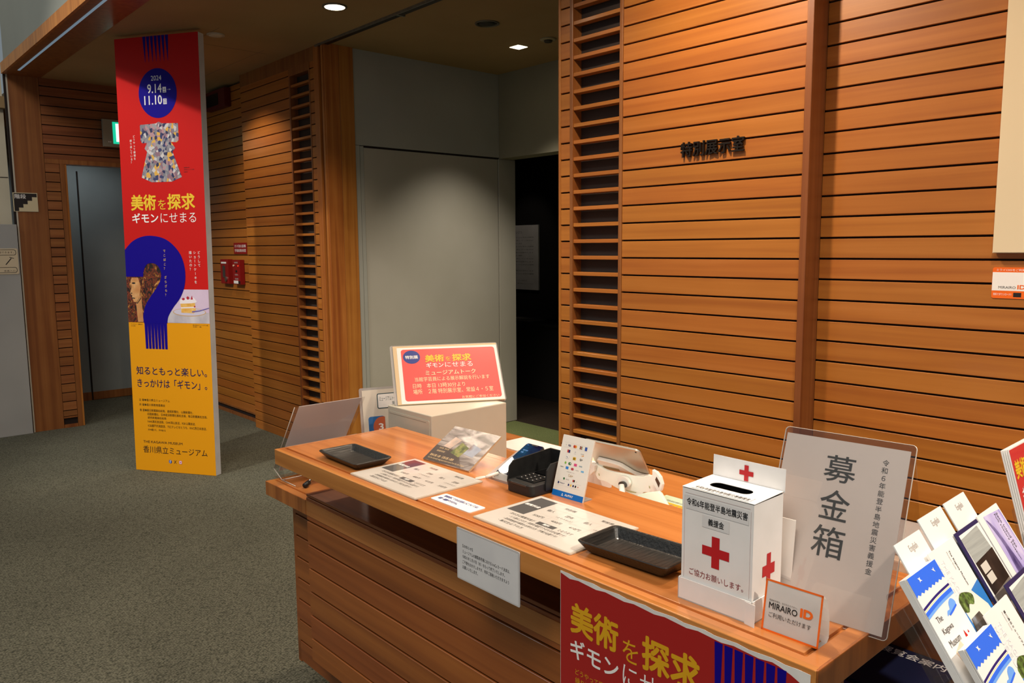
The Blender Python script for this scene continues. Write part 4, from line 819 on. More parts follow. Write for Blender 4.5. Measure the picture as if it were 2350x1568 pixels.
# --- picture panel
gm = lean((-1.8257, 1.2918, DZ + .0045), 3.77, 59.9)
pp_ = empty('picture_panel', gm, 'worn photo panel of a garden leaning low behind the left price list', 'panel')
prism('board', [(0, 0), (.1934, 0), (.1934, .146), (0, .146)], -.006, -.0002, mat('board_core', '#cfb08a', 0.6), pp_, bev=.0006)
prism('print', [(0, 0), (.1934, 0), (.1934, .146), (0, .146)], -.0002, .0003, paint('garden_grey', ['#4c4340', '#6e6460', '#978c88', '#b8afaa', '#d8d0cc'], (14, 30, 10), dist=1.0), pp_)
MATS['garden_grey'].node_tree.nodes['Principled BSDF'].inputs['Roughness'].default_value = 0.25
multi('dark_footer', [[(.001, .001), (.16, .001), (.10, .055), (.001, .062)]], .0006, paint('footer_brown', ['#3a302d', '#4a3d39', '#6a5c58'], (10, 10, 10)), pp_)
multi('portrait_patch', [[(.030, .062), (.062, .058), (.075, .098), (.042, .105)]], .0008, paint('skin_patch', ['#a89890', '#c4a898', '#cdbdb6'], (40, 40, 40)), pp_)
multi('garden_patch', [[(.075, .045), (.118, .035), (.128, .075), (.085, .090)]], .0008, paint('garden_green', ['#3e4628', '#62683a', '#8d8c4e', '#7c6a58'], (50, 50, 50)), pp_)
multi('castle_patch', [[(.122, .052), (.165, .046), (.172, .082), (.128, .094)]], .0008, paint('castle_sky', ['#8a8fa0', '#9fa3b0', '#7c5f50'], (18, 18, 18)), pp_)
text(pp_, mat('print_tan', '#d2b48a', 0.4), [('fit', '栗林公園 入園・玉藻公園 入園券', .012, .017, .112, .026, .01), ('fit', 'Visit the nationally designated cultural spots from the side of Japan', .012, .006, .165, .014), ('fit', '特別名勝　栗林公園', .022, .050, .062, .056), ('fit', '開園時間', .022, .038, .055, .044)], .0011)
tag(tube('panel_support', [(-1.76, 1.405, DZ + .003), (-1.70, 1.41, DZ + .060)], .003, BLACK), 'thin black rod propping the photo panel', 'support')

# --- donation box in its tray
db = empty('donation_box', Matrix.Translation((-.787, 1.0885, DZ)) @ Matrix.Rotation(math.radians(.3), 4, 'Z'), 'white cardboard donation box with red crosses and a slotted top', 'donation box')
tw, td, th = .143, .098, .038
bm = bmesh.new()
for q in ((0, tw, 0, td, 0, .002), (0, tw, 0, .0015, 0, th), (0, tw, td - .0015, td, 0, th), (0, .0015, 0, td, 0, th), (tw - .0015, tw, 0, td, 0, th)): bmbox(bm, *q)
mobj('tray', bm, CARD, db)
o = prism('tray_flap', [(0, 0), (.020, 0), (.0205, th), (0, th)], 0, .0006, CARD, db); o.matrix_local = Matrix.Translation((tw - .012, -.0015, -.0005)) @ Matrix.Rotation(math.radians(90), 4, 'X') @ Matrix.Rotation(math.radians(-9), 4, 'Y')
bx0, bx1, by0, by1, bt = .0035, .1395, .004, .094, .197
bm = bmesh.new(); v = [bm.verts.new(c) for c in ((bx0, by0, .002), (bx1, by0, .002), (bx1, by1, .002), (bx0, by1, .002), (bx0, by0, bt), (bx1, by0, bt), (bx1, by1, bt), (bx0, by1, bt))]
for f in ((3, 2, 1, 0), (0, 1, 5, 4), (1, 2, 6, 5), (2, 3, 7, 6), (3, 0, 4, 7)): bm.faces.new([v[i] for i in f])
mobj('carton', bm, CARD, db)
# lid with an oval slot, tilting up slightly towards the back
o_ = [(x, y) for x, y in rrect(.030, .036, .108, .063, .0130, 6)]; out = [(bx0 - .001, by0), (bx1 + .0005, by0), (bx1 + .0005, by1), (bx0 - .001, by1)]
bm = bmesh.new(); zl = lambda y: bt + .001 + (y - by0) * .02
O = [bm.verts.new((x, y, zl(y))) for x, y in out]; I = [bm.verts.new((x, y, zl(y))) for x, y in o_]
nI = len(I); cor = [min(range(nI), key=lambda i: (o_[i][0] - c[0]) ** 2 + (o_[i][1] - c[1]) ** 2) for c in out]
for a in range(4):
    b = (a + 1) % 4; i, j = cor[a], cor[b]; seq = [i]
    while seq[-1] != j: seq.append((seq[-1] + 1) % nI)
    bm.faces.new([O[a], O[b]] + [I[q] for q in reversed(seq)])
bmesh.ops.recalc_face_normals(bm, faces=bm.faces[:]); r = bmesh.ops.extrude_face_region(bm, geom=bm.faces[:]); bmesh.ops.translate(bm, vec=(0, 0, .0008), verts=[g for g in r['geom'] if isinstance(g, bmesh.types.BMVert)]); bmesh.ops.recalc_face_normals(bm, faces=bm.faces[:])
mobj('lid', bm, CARD, db)
box('inner_floor', .006, .137, .007, .092, .10, .101, INK, db); box('inner_dark', .006, .137, .089, .0915, .10, .194, INK, db); box('inner_dark', .006, .137, .0065, .009, .10, .194, INK, db)
bk = prism('back_flap', [(0, 0), (.1385, 0), (.1385, .0395), (0, .0395)], -.0007, 0, CARD, db); bk.matrix_local = frame((.0030, by1 + .001, bt + .001), (1, 0, 0), (0, .03, 1))
fr = empty('front', Matrix.Identity(4)); bpy.data.objects.remove(fr)
def face(parent, M):
    o = bpy.data.objects.new('face', None); return o
def on(parent, M, fn, *a, **k):
    o = fn(*a, parent=parent, **k) if 'parent' not in k else fn(*a, **k)
    if o: o.matrix_local = M
    return o
def cross(cx, cy, w, h, t): return [(cx - t, cy - h), (cx + t, cy - h), (cx + t, cy - t * h / w), (cx + w, cy - t * h / w), (cx + w, cy + t * h / w), (cx + t, cy + t * h / w), (cx + t, cy + h), (cx - t, cy + h), (cx - t, cy + t * h / w), (cx - w, cy + t * h / w), (cx - w, cy - t * h / w), (cx - t, cy - t * h / w)]
FM = frame((0, by0 - .0002, 0), (1, 0, 0), (0, 0, 1))
def ml_(o): o.matrix_local = FM; return o
ml_(multi('red_cross', [cross(.071, .099, .026, .027, .0075)], .0004, CROSS, db))
ml_(multi('label_strip', [[(.011, .162), (.131, .162), (.131, .186), (.011, .186)], [(.044, .138), (.096, .138), (.096, .159), (.044, .159)]], .0004, noisy('label_grey', '#e3e2e2', '#dbdada', (9, 9, 9), 0.5), db))
ml_(text(db, INK, [('fit', '令和6年能登半島地震災害', .013, .169, .129, .182, .01), ('fit', '義援金', .056, .143, .086, .155, .01)], .0007))
ml_(text(db, CROSSD, [('fit', 'ご協力お願いします。', .020, .048, .124, .060)], .0004, 'red_lettering'))
ln = mat('print_thin_red', '#a88080', 0.6)
ml_(multi('border_line', [[(.0085, .04), (.0089, .04), (.0089, .185), (.0085, .185)], [(.1345, .04), (.1349, .04), (.1349, .185), (.1345, .185)], [(.0095, .1895), (.1335, .1895), (.1335, .1891), (.0095, .1891)]], .0003, ln, db))
o = multi('side_cross', [cross(.049, .078, .019, .028, .0062)], .0004, CROSS, db); o.matrix_local = frame((bx1 + .0002, by0, 0), (0, 1, 0), (0, 0, 1))
o = multi('flap_cross', [cross(.0665, .0185, .0135, .0138, .0040)], .0004, CROSS, db); o.matrix_local = frame((.0030, by1 + .0003, bt + .001), (1, 0, 0), (0, .03, 1))
o = multi('lid_label', [[(.018, .006), (.128, .006), (.128, .030), (.018, .030)]], .0002, noisy('label_grey', '#e3e2e2', '#dbdada'), db); o.matrix_local = Matrix.Translation((0, .0, bt + .0023)) @ Matrix.Rotation(.02, 4, 'X')
o = text(db, INK, [('fit', '令和6年能登半島地震災害義援金', .022, .010, .125, .021)], .0005); o.matrix_local = Matrix.Translation((0, .0, bt + .0023)) @ Matrix.Rotation(.02, 4, 'X')

# --- folded tent card
tc_ = lean((-.6281, 1.0919, DZ), 2.02, 9.1)
mi = empty('tent_card', tc_, 'white tent card with an orange border at the right front corner of the desk', 'tent card')
cw, chh = .0933, .0815
bm = bmesh.new()   # bent card: front, bottom, curved back
prof = [(0, 0), (-.0, chh)] 
# in the local frame: y up the front face, z towards the viewer; back leaf curves away behind
back = [(chh, 0), (.074, -.012), (.058, -.022), (.036, -.030), (.012, -.034), (.0035, -.028), (.0, -.0)]
pts = [(0, 0)] + back
V = []; 
for x in (0, cw):
    V.append([bm.verts.new((x, y, z)) for y, z in [(0.0, 0.0)] + back[:-1]])
n = len(V[0])
for i in range(n): j = (i + 1) % n; bm.faces.new((V[0][i], V[1][i], V[1][j], V[0][j]))
bmesh.ops.solidify(bm, geom=bm.faces[:], thickness=.0006)
mobj('folded_card', bm, CARD, mi)
def border(x0, y0, x1, y1, t): return [[(x0, y0), (x1, y0), (x1, y0 + t), (x0, y0 + t)], [(x0, y1 - t), (x1, y1 - t), (x1, y1), (x0, y1)], [(x0, y0), (x0 + t, y0), (x0 + t, y1), (x0, y1)], [(x1 - t, y0), (x1, y0), (x1, y1), (x1 - t, y1)]]
multi('orange_border', border(0, 0, cw, chh, .0030), .0010, ORG, mi)
text(mi, INK, [('fit', '障害者手帳を、あなたのスマホへ。', .009, .0485, .055, .0515), ('fit', 'MIRAIRO', .009, .0370, .056, .0470, .012), ('fit', 'ご利用いただけます', .010, .0235, .079, .0315)], .0012)
text(mi, ORG, [('fit', 'ID', .060, .0385, .0805, .0525, .05)], .0012, 'orange_lettering')

# --- acrylic donation sign
sm_ = lean((-.6906, 1.1858, DZ), 4.78, 19.8)
sg = empty('donation_sign', sm_, 'large leaning white donation sign with bold vertical characters in a clear acrylic sleeve', 'sign')
for i, zo in enumerate((-.0012, .0012)):
    prism('clear_sheet', rrect(-.004, -.0045, .2125, .303, .007), zo - .0005, zo + .0005, ACR, sg)
for i, (a, b, r) in enumerate(((0, -.0012, .007), (.0, .0012, .007))):
    P_ = rrect(-.004, -.0045, .2125, .303, .007); tube('sheet_edge', [(x, y, b) for x, y in P_ + [P_[0]]], .00055, ACE, sg, seg=6)
prism('paper', [(0, 0), (.2046, 0), (.2046, .2925), (0, .2925)], -.0003, .0003, noisy('sign_paper', '#d9d0c9', '#d2c9c2', (6, 6, 6), 0.5), sg)
text(sg, mat('print_charcoal', '#3a3c3c', 0.5), [('fit', '募', .074, .222, .126, .267, .004), ('fit', '金', .076, .159, .125, .209, .004), ('fit', '箱', .074, .097, .126, .148, .004), ('col', '令和６年能登半島地震災害義援金', .170, .274, .086, .0108)], .0006)
b2 = prism('rear_stand', rrect(0, 0, .2085, .20, .006), -.0012, .0012, ACR, sg); b2.matrix_local = Matrix.Translation((0, .302, -.002)) @ Matrix.Rotation(math.radians(180 + 38), 4, 'X')
cb_ = tag(prism('clear_pocket', [(0, 0), (.075, 0), (.075, .145), (0, .145)], -.003, 0, mat('pocket_white', '#e6e1dc', 0.35, coat=0.5), M=lean((-.716, 1.196, DZ), 3, 6)), 'white plastic leaflet pocket tucked behind the donation box', 'leaflet holder')

# ------------------------------------------------------------------ things on the lower counter
LZ = .85
bb = empty('beige_cabinet', Matrix.Translation((-2.338, 1.508, LZ)), 'small beige steel cabinet on the lower counter under the coral sign', 'cabinet')
box('body', 0, .259, 0, .33, .0, .25, BEIGE, bb, bev=.004, seg=3)
o = prism('door', rrect(.010, .008, .249, .232, .006), 0, .0025, BEIGE, bb); o.matrix_local = frame((0, 0, 0), (1, 0, 0), (0, 0, 1))
box('door_line', .014, .232, -.0030, -.0024, .224, .2255, mat('dark_beige', '#8d8576', 0.6), bb); o = prism('key_lock', ell(.235, .11, .006, .006, 16), .0025, .006, STEEL, bb); o.matrix_local = frame((0, 0, 0), (1, 0, 0), (0, 0, 1))  # darker beige line across the top of the cabinet door
tk = empty('talk_sign', lean((-2.2909, 1.5223, 1.1055), 61.9, 39.1), 'coral red museum talk sign in a clear case leaning on the beige cabinet', 'sign')
prism('clear_case', rrect(-.012, -.001, .389, .247, .008), -.014, -.006, ACH, tk); prism('backing_board', [(-.002, 0), (.384, 0), (.384, .242), (-.002, .242)], -.0058, -.0030, mat('backing_cream', '#d8bd94', 0.6), tk)
prism('paper', [(.012, .002), (.384, .002), (.384, .234), (.012, .234)], -.0029, -.0022, WPAPER, tk)
multi('coral_field', [rrect(.026, .012, .374, .226, .010)], -.0018, PINK, tk); multi('blue_oval', [ell(.063, .193, .031, .028, 36)], -.0015, OVAL, tk)
prism('clear_front', rrect(-.006, -.002, .388, .244, .006), -.0010, -.0002, acrylic('front_film', (0.97, 0.97, 0.97), 0.05, 0.12), tk)
text(tk, WHT, [('fit', '特別展', .040, .185, .086, .200, .02), ('fit', 'ギモン', .113, .145, .176, .166, .012), ('fit', 'にせまる', .182, .145, .284, .166)], -.0012, 'white_lettering')
text(tk, YELT, [('fit', '美術', .111, .169, .181, .200, .03), ('fit', 'を', .186, .171, .206, .190), ('fit', '探求', .211, .169, .282, .200, .03)], -.0012, 'title_lettering')
text(tk, mat('print_cream', '#f4e2b8', 0.4), [('fit', 'ミュージアムトーク', .107, .114, .291, .133, .012), ('fit', '当館学芸員による展示解説を行います', .066, .089, .339, .107), ('fit', '日時　本日 13時30分より', .057, .062, .245, .081), ('fit', '場所　２階 特別展示室、常設４・５室', .056, .038, .346, .058), ('fit', 'お気軽にご参加ください', .228, .013, .364, .024)], -.0012)
# clear poster stand seen from behind
ps = empty('poster_stand', Matrix.Translation((-2.53, 1.20, LZ)), 'clear acrylic poster stand with a grey-backed sheet at the left end of the lower counter', 'stand')
def quad(name, pts, th, m, parent):
    """flat plate through four 3D points (local), thickened"""
    P = [Vector(p) for p in pts]; n = (P[1] - P[0]).cross(P[3] - P[0]).normalized(); bm = bmesh.new()
    A = [bm.verts.new(p + n * th / 2) for p in P]; B = [bm.verts.new(p - n * th / 2) for p in P]
    bm.faces.new(A); bm.faces.new(B[::-1])
    for i in range(4): j = (i + 1) % 4; bm.faces.new((A[i], B[i], B[j], A[j]))
    bmesh.ops.recalc_face_normals(bm, faces=bm.faces[:]); return mobj(name, bm, m, parent)
quad('grey_sheet', [(-.055, .010, .045), (-.055, .25, .045), (.115, .25, .275), (.115, .010, .275)], .0016, TRP, ps)
quad('back_plate', [(-.060, -.005, .030), (-.060, .262, .030), (.118, .262, .275), (.118, -.005, .275)], .002, ACR, ps)
quad('pocket_front', [(-.020, -.010, .030), (-.020, .262, .030), (.055, .262, .130), (.055, -.010, .130)], .002, ACH, ps)
quad('foot_plate', [(-.060, -.010, .001), (-.060, .262, .001), (.120, .262, .001), (.120, -.010, .001)], .002, ACR, ps)
quad('side_rib', [(-.060, -.008, .030), (.0, -.008, .002), (.03, -.008, .002), (-.020, -.008, .09)], .002, ACR, ps)
for q in (((-.06, -.008, .03), (0, -.008, .002)), ((0, -.008, .002), (.10, -.008, .002)), ((-.06, -.008, .03), (.055, -.008, .13)), ((-.06, -.008, .03), (.118, -.008, .275)), ((.0, -.008, .002), (.0, .255, .002))):
    tube('plate_edge', q, .0014, ACE, ps, seg=6)
pt = empty('marker_pen', Matrix.Translation((-2.43, 1.26, LZ)), 'grey pen with a black rubber end lying across the lower counter', 'pen')
tube('barrel', [(-.055, .085, .055), (.030, -.038, .012)], .0042, STEEL, pt, seg=12); tube('rubber_tip', [(.026, -.032, .013), (.042, -.055, .010)], .0085, BLACK, pt, seg=12)
# leaflet board
lb = empty('leaflet_board', lean((-2.33, 1.60, LZ), 62, 12), 'clear leaflet holder with a handwritten label and cream leaflets left of the beige cabinet', 'leaflet holder')
lb.matrix_world = frame((-2.46, 1.49, LZ), (0.30, 0.95, 0), (-.16, 0.02, 1))
prism('clear_back', rrect(-.010, 0, .26, .292, .008), -.004, -.002, ACH, lb); prism('poster_sheet', [(0, .002), (.24, .002), (.24, .283), (0, .283)], -.0015, -.0005, noisy('leaflet_cream', '#d9d0c2', '#cfc6b8', (8, 8, 8), 0.5), lb)
multi('blue_panel', [rrect(.018, .01, .080, .185, .010)], .0002, mat('print_mid_blue', '#2d6aa8', 0.5), lb); multi('orange_disc', [ell(.070, .145, .035, .038, 24, math.radians(73), math.radians(287))], .0005, mat('print_rust', '#c4603c', 0.5), lb)
text(lb, WHT, [('fit', '3', .055, .133, .073, .158, .02)], .0008, 'number')
lab = empty('t', Matrix.Identity(4)); bpy.data.objects.remove(lab)
multi('label', [rrect(.055, .212, .155, .268, .006)], .0004, mat('print_teal_line', '#2d4a52', 0.5), lb); multi('label_inner', [rrect(.058, .215, .152, .265, .004)], .0006, WPAPER, lb)
text(lb, mat('pen_grey', '#5a6468', 0.5), [('fit', 'ミュージアムトーク', .064, .240, .132, .256), ('fit', '開催', .112, .222, .136, .236)], .0009, 'handwriting')
multi('yellow_patch', [[(.165, .218), (.24, .224), (.24, .244), (.165, .238)]], .0004, mat('patch_yellow', '#c9b01c', 0.5), lb); multi('navy_band', [rrect(.105, .10, .24, .200, .010)], .0004, NAVY, lb)
for i in range(3):
    o = prism('leaflet', rrect(.100 + .004 * i, .0, .235, .165 - .003 * i, .004), .004 + .003 * i, .006 + .003 * i, mat('leaflet_tan', '#c9a868', 0.5), lb)
text(lb, INK, [('col', '常設展示', .145, .10, .02, .015, .02), ('col', '県立', .170, .08, .03, .013, .02)], .0125)
# white paper tray behind the phone
tag(box('paper_sheet', -2.40, -2.08, 2.045, 2.215, LZ, LZ + .004, WPAPER), 'white papers on the far edge of the lower counter behind the smartphone', 'paper')
tag(box('counter_note', -2.08, -1.93, 2.05, 2.20, LZ, LZ + .003, mat('note_cream', '#e4d9bc', 0.6)), 'cream paper strip on the lower counter left of the payment sign', 'paper')
# flyers behind the donation box
fy = empty('colour_flyer', Matrix.Translation((-1.45, 1.80, LZ + .045)), 'green, orange and pink flyer in a clear tray between tablet and donation box', 'flyer')
box('clear_tray', .02, .24, -.03, .12, -.045, -.002, WPLAS, fy, bev=.003)
for i, (a, b, c) in enumerate(((.058, .112, '#b9cdb4'), (.028, .058, '#eaa41e'), (-.01, .028, '#e8484c'), (-.03, -.01, '#e23a6c'))): box('colour_band', .02, .20, a, b, -.002, .001, mat('flyer_%d' % i, c, 0.5), fy)
multi('purple_disc', [ell(.07, .004, .035, .018, 20)], .0014, mat('flyer_purple', '#4a2a86', 0.5), fy)
text(fy, GREYT, [('fit', '特別展のご案内', .05, .066, .16, .078), ('fit', '9.14-11.10', .05, .036, .16, .050)], .0016)
tag(box('black_stapler', -1.20, -1.13, 1.80, 1.90, LZ, LZ + .05, BLACK, bev=.01, seg=3), 'small black desk tool behind the donation box', 'desk tool')
cs = empty('clear_file_tray', Matrix.Translation((-.86, 1.84, LZ)), 'pale translucent document tray on the lower counter behind the donation sign', 'tray')
box('lower_tray', 0, .195, 0, .30, .0, .028, mat('tray_pale', '#d6c2ab', 0.35, coat=0.4), cs, bev=.004); box('upper_tray', .005, .19, .02, .295, .036, .062, mat('tray_pale2', '#c9ae96', 0.3, coat=0.5), cs, bev=.004); box('tray_lid', .005, .19, .05, .295, .066, .070, ACH, cs)
# tablet in a swing-arm holder
TMt = frame((-1.678, 1.867, .951), (math.cos(math.radians(10.1)), math.sin(math.radians(10.1)), 0.0), (0, 0, 1))
a_, t_, r_ = math.radians(10.13), math.radians(-42.2), math.radians(-4.1)
ee = Vector((math.cos(a_), math.sin(a_), 0)); nn = Vector((-math.sin(a_), math.cos(a_), 0)); uu = Vector((0, 0, math.cos(t_))) + nn * math.sin(t_)
e2 = math.cos(r_) * ee + math.sin(r_) * uu; u2_ = -math.sin(r_) * ee + math.cos(r_) * uu
TM = frame((-1.678, 1.867, .951), e2, u2_)
tb = empty('tablet_computer', TM, 'silver tablet seen from behind in a white swing-arm holder behind the payment sign', 'tablet')
loft([[(x, y, z) for x, y in rrect(o, o, .192 - o, .136 - o, .012, 5)] for o, z in ((.001, -.007), (0, -.005), (.001, -.001), (.005, .0)) ], SILVER, 'back_shell', tb, smooth_=False)
prism('front_glass', rrect(.001, .001, .191, .135, .011), -.0078, -.007, mat('tablet_glass', '#0c0c0e', 0.1), tb); prism('camera_eye', ell(.178, .126, .003, .003, 14), 0, .0006, BLACK, tb)
ho = empty('tablet_holder', TM, 'white plastic swing-arm holder clamped below the silver tablet', 'holder')
prism('clamp_bar', smooth([(-.014, -.006), (-.012, .012), (.022, .012), (.026, .050), (.046, .054), (.100, .050), (.124, .034), (.146, .016), (.176, .010), (.196, .016), (.200, -.004), (.150, -.022), (.060, -.016)], 3), .001, .014, WPLAS, ho, bev=.001)
prism('slot_mark', rrect(.040, .014, .098, .027, .004), .014, .0146, mat('slot_tan', '#a3916c', 0.5), ho)
def vert_plate(name, pts, Y, th, m, parent, r=0.0):
    """upright plate facing the visitors, outline in world x, z"""
    o = prism(name, pts, -th, 0, m, parent, bev=r); o.matrix_world = frame((0, Y, 0), (1, 0, 0), (0, 0, 1)); return o
SHW = mat('shell_white', '#f0f2e6', 0.35, coat=0.2)
vert_plate('clamp_ear', [(-1.4031, 1.0008), (-1.3885, .9972), (-1.3739, .9844), (-1.3664, .9650), (-1.3716, .9453), (-1.3810, .9365), (-1.3943, .9561), (-1.4124, .9708), (-1.4028, .9862)], 1.805, .012, WPLAS, ho, .001)
vert_plate('ear_slot', [(-1.3867, .9843), (-1.3736, .9673), (-1.3781, .9531), (-1.3913, .9740)], 1.8045, .001, mat('slot_dark', '#4a2a14', 0.6), ho)
vert_plate('clamp_ear', [(-1.672, .944), (-1.658, .966), (-1.645, .960), (-1.650, .940), (-1.664, .926)], 1.825, .012, WPLAS, ho, .001)
vert_plate('lower_shell', smooth([(-1.6690, .9420), (-1.6576, .9601), (-1.6162, .9498), (-1.5561, .9510), (-1.4809, .9559), (-1.4390, .9690), (-1.4289, .9630), (-1.4104, .9372), (-1.4021, .9296), (-1.4117, .9193), (-1.4348, .9166), (-1.4616, .9118), (-1.4682, .8979), (-1.4852, .8952), (-1.5377, .8985), (-1.5736, .9031), (-1.6103, .9122), (-1.6421, .9125), (-1.6536, .9231)], 4), 1.84, .012, SHW, ho, .001)
vert_plate('pivot_disc', ell(-1.5290, .9318, .024, .018, 28), 1.826, .010, WPLAS, ho, .001)
vert_plate('pivot_cap', ell(-1.5251, .9262, .014, .010, 22), 1.815, .008, mat('pivot_dark', '#3a3632', 0.4), ho)
vert_plate('vent_slot', [(-1.5190, .9105), (-1.4800, .9108), (-1.4800, .9080), (-1.5010, .9050), (-1.5180, .9068)], 1.8275, .001, mat('slot_olive', '#a9a57c', 0.5), ho)
for x_, z_ in ((-1.632, .934), (-1.432, .938)): vert_plate('hinge_mark', [(x_, z_ + .004), (x_ + .004, z_ + .003), (x_ + .005, z_ - .004), (x_ + .001, z_ - .003)], 1.8275, .001, mat('slot_olive', '#a9a57c'), ho)
ai = TM.inverted()
tube('arm', [ai @ Vector(p) for p in ((-1.524, 1.812, .927), (-1.510, 1.80, .905), (-1.50, 1.79, .885), (-1.50, 1.78, LZ + .010))], [.009, .009, .010, .014], WPLAS, ho, seg=14)
tube('arm_base', [ai @ Vector((-1.50, 1.78, LZ + .0005)), ai @ Vector((-1.50, 1.78, LZ + .012))], .030, WPLAS, ho, seg=24)
mn = empty('slim_monitor', Matrix.Translation((-1.36, 1.74, LZ)), 'pale tilted panel showing below the tablet holder', 'monitor')
vert_plate('back_shell', [(-1.46, .868), (-1.405, .9380), (-1.3821, .9493), (-1.3330, .9660), (-1.3230, .9620), (-1.2900, .9200), (-1.27, .868)], 1.742, .010, mat('panel_green_white', '#cdd6c4', 0.35, coat=0.3), mn, .002)
box('foot', -.09, .06, .004, .035, .0005, .020, WPLAS, mn, bev=.003)
wb = tag(box('white_parcel', -1.80, -1.69, 1.80, 1.96, LZ, .925, WPAPER, bev=.002), 'white paper box left of the tablet holder', 'box')

# ------------------------------------------------------------------ brochure rack at the right
RO = Vector((-.4099, 1.0587, 1.2014)); ang = math.radians(33.75)
RM = frame(RO, (-.018, 1, 0), (-math.sin(ang), 0, math.cos(ang)))
rk = empty('brochure_rack', RM, 'tiered clear acrylic brochure rack leaning back at the right end of the desk', 'rack')
prism('back_plate', rrect(-.012, -.40, .422, -.010, .008), -.022, -.018, ACR, rk)
for x in (-.010, .105, .209, .313, .417): prism('divider', [(x, -.40), (x + .002, -.40), (x + .002, -.12), (x, -.12)], -.018, .0, ACR, rk)
prism('side_wall', [(-.014, -.42), (-.0115, -.42), (-.0115, -.030), (-.014, -.030)], -.022, -.006, ACR, rk)
prism('pocket_front', rrect(-.012, -.40, .422, -.155, .004), .0135, .0155, ACR, rk); prism('lower_pocket_front', rrect(-.012, -.46, .422, -.235, .004), .038, .040, ACR, rk)
for y0 in (-.40, ): prism('base_shelf', [(-.014, y0 - .004), (.422, y0 - .004), (.422, y0), (-.014, y0)], -.030, .045, ACR, rk)
foot = RM @ Vector((.22, -.40, 0))
tube('post', [RM @ Vector((.22, -.36, -.022)), (foot.x - .02, foot.y, .02)], .016, STEEL, rk, True, 16); tag(rk)
bs = lathe('base_disc', [(.16, .0), (.16, .012), (.05, .02), (.016, .022)], STEEL, rk); bs.matrix_world = Matrix.Translation((foot.x - .02, foot.y, 0))
W1 = noisy('brochure_white', '#f6f5f3', '#efeeec', (9, 9, 9), 0.35, coat=0.3); NV = mat('brochure_navy', '#1a2258', 0.35, coat=0.3)
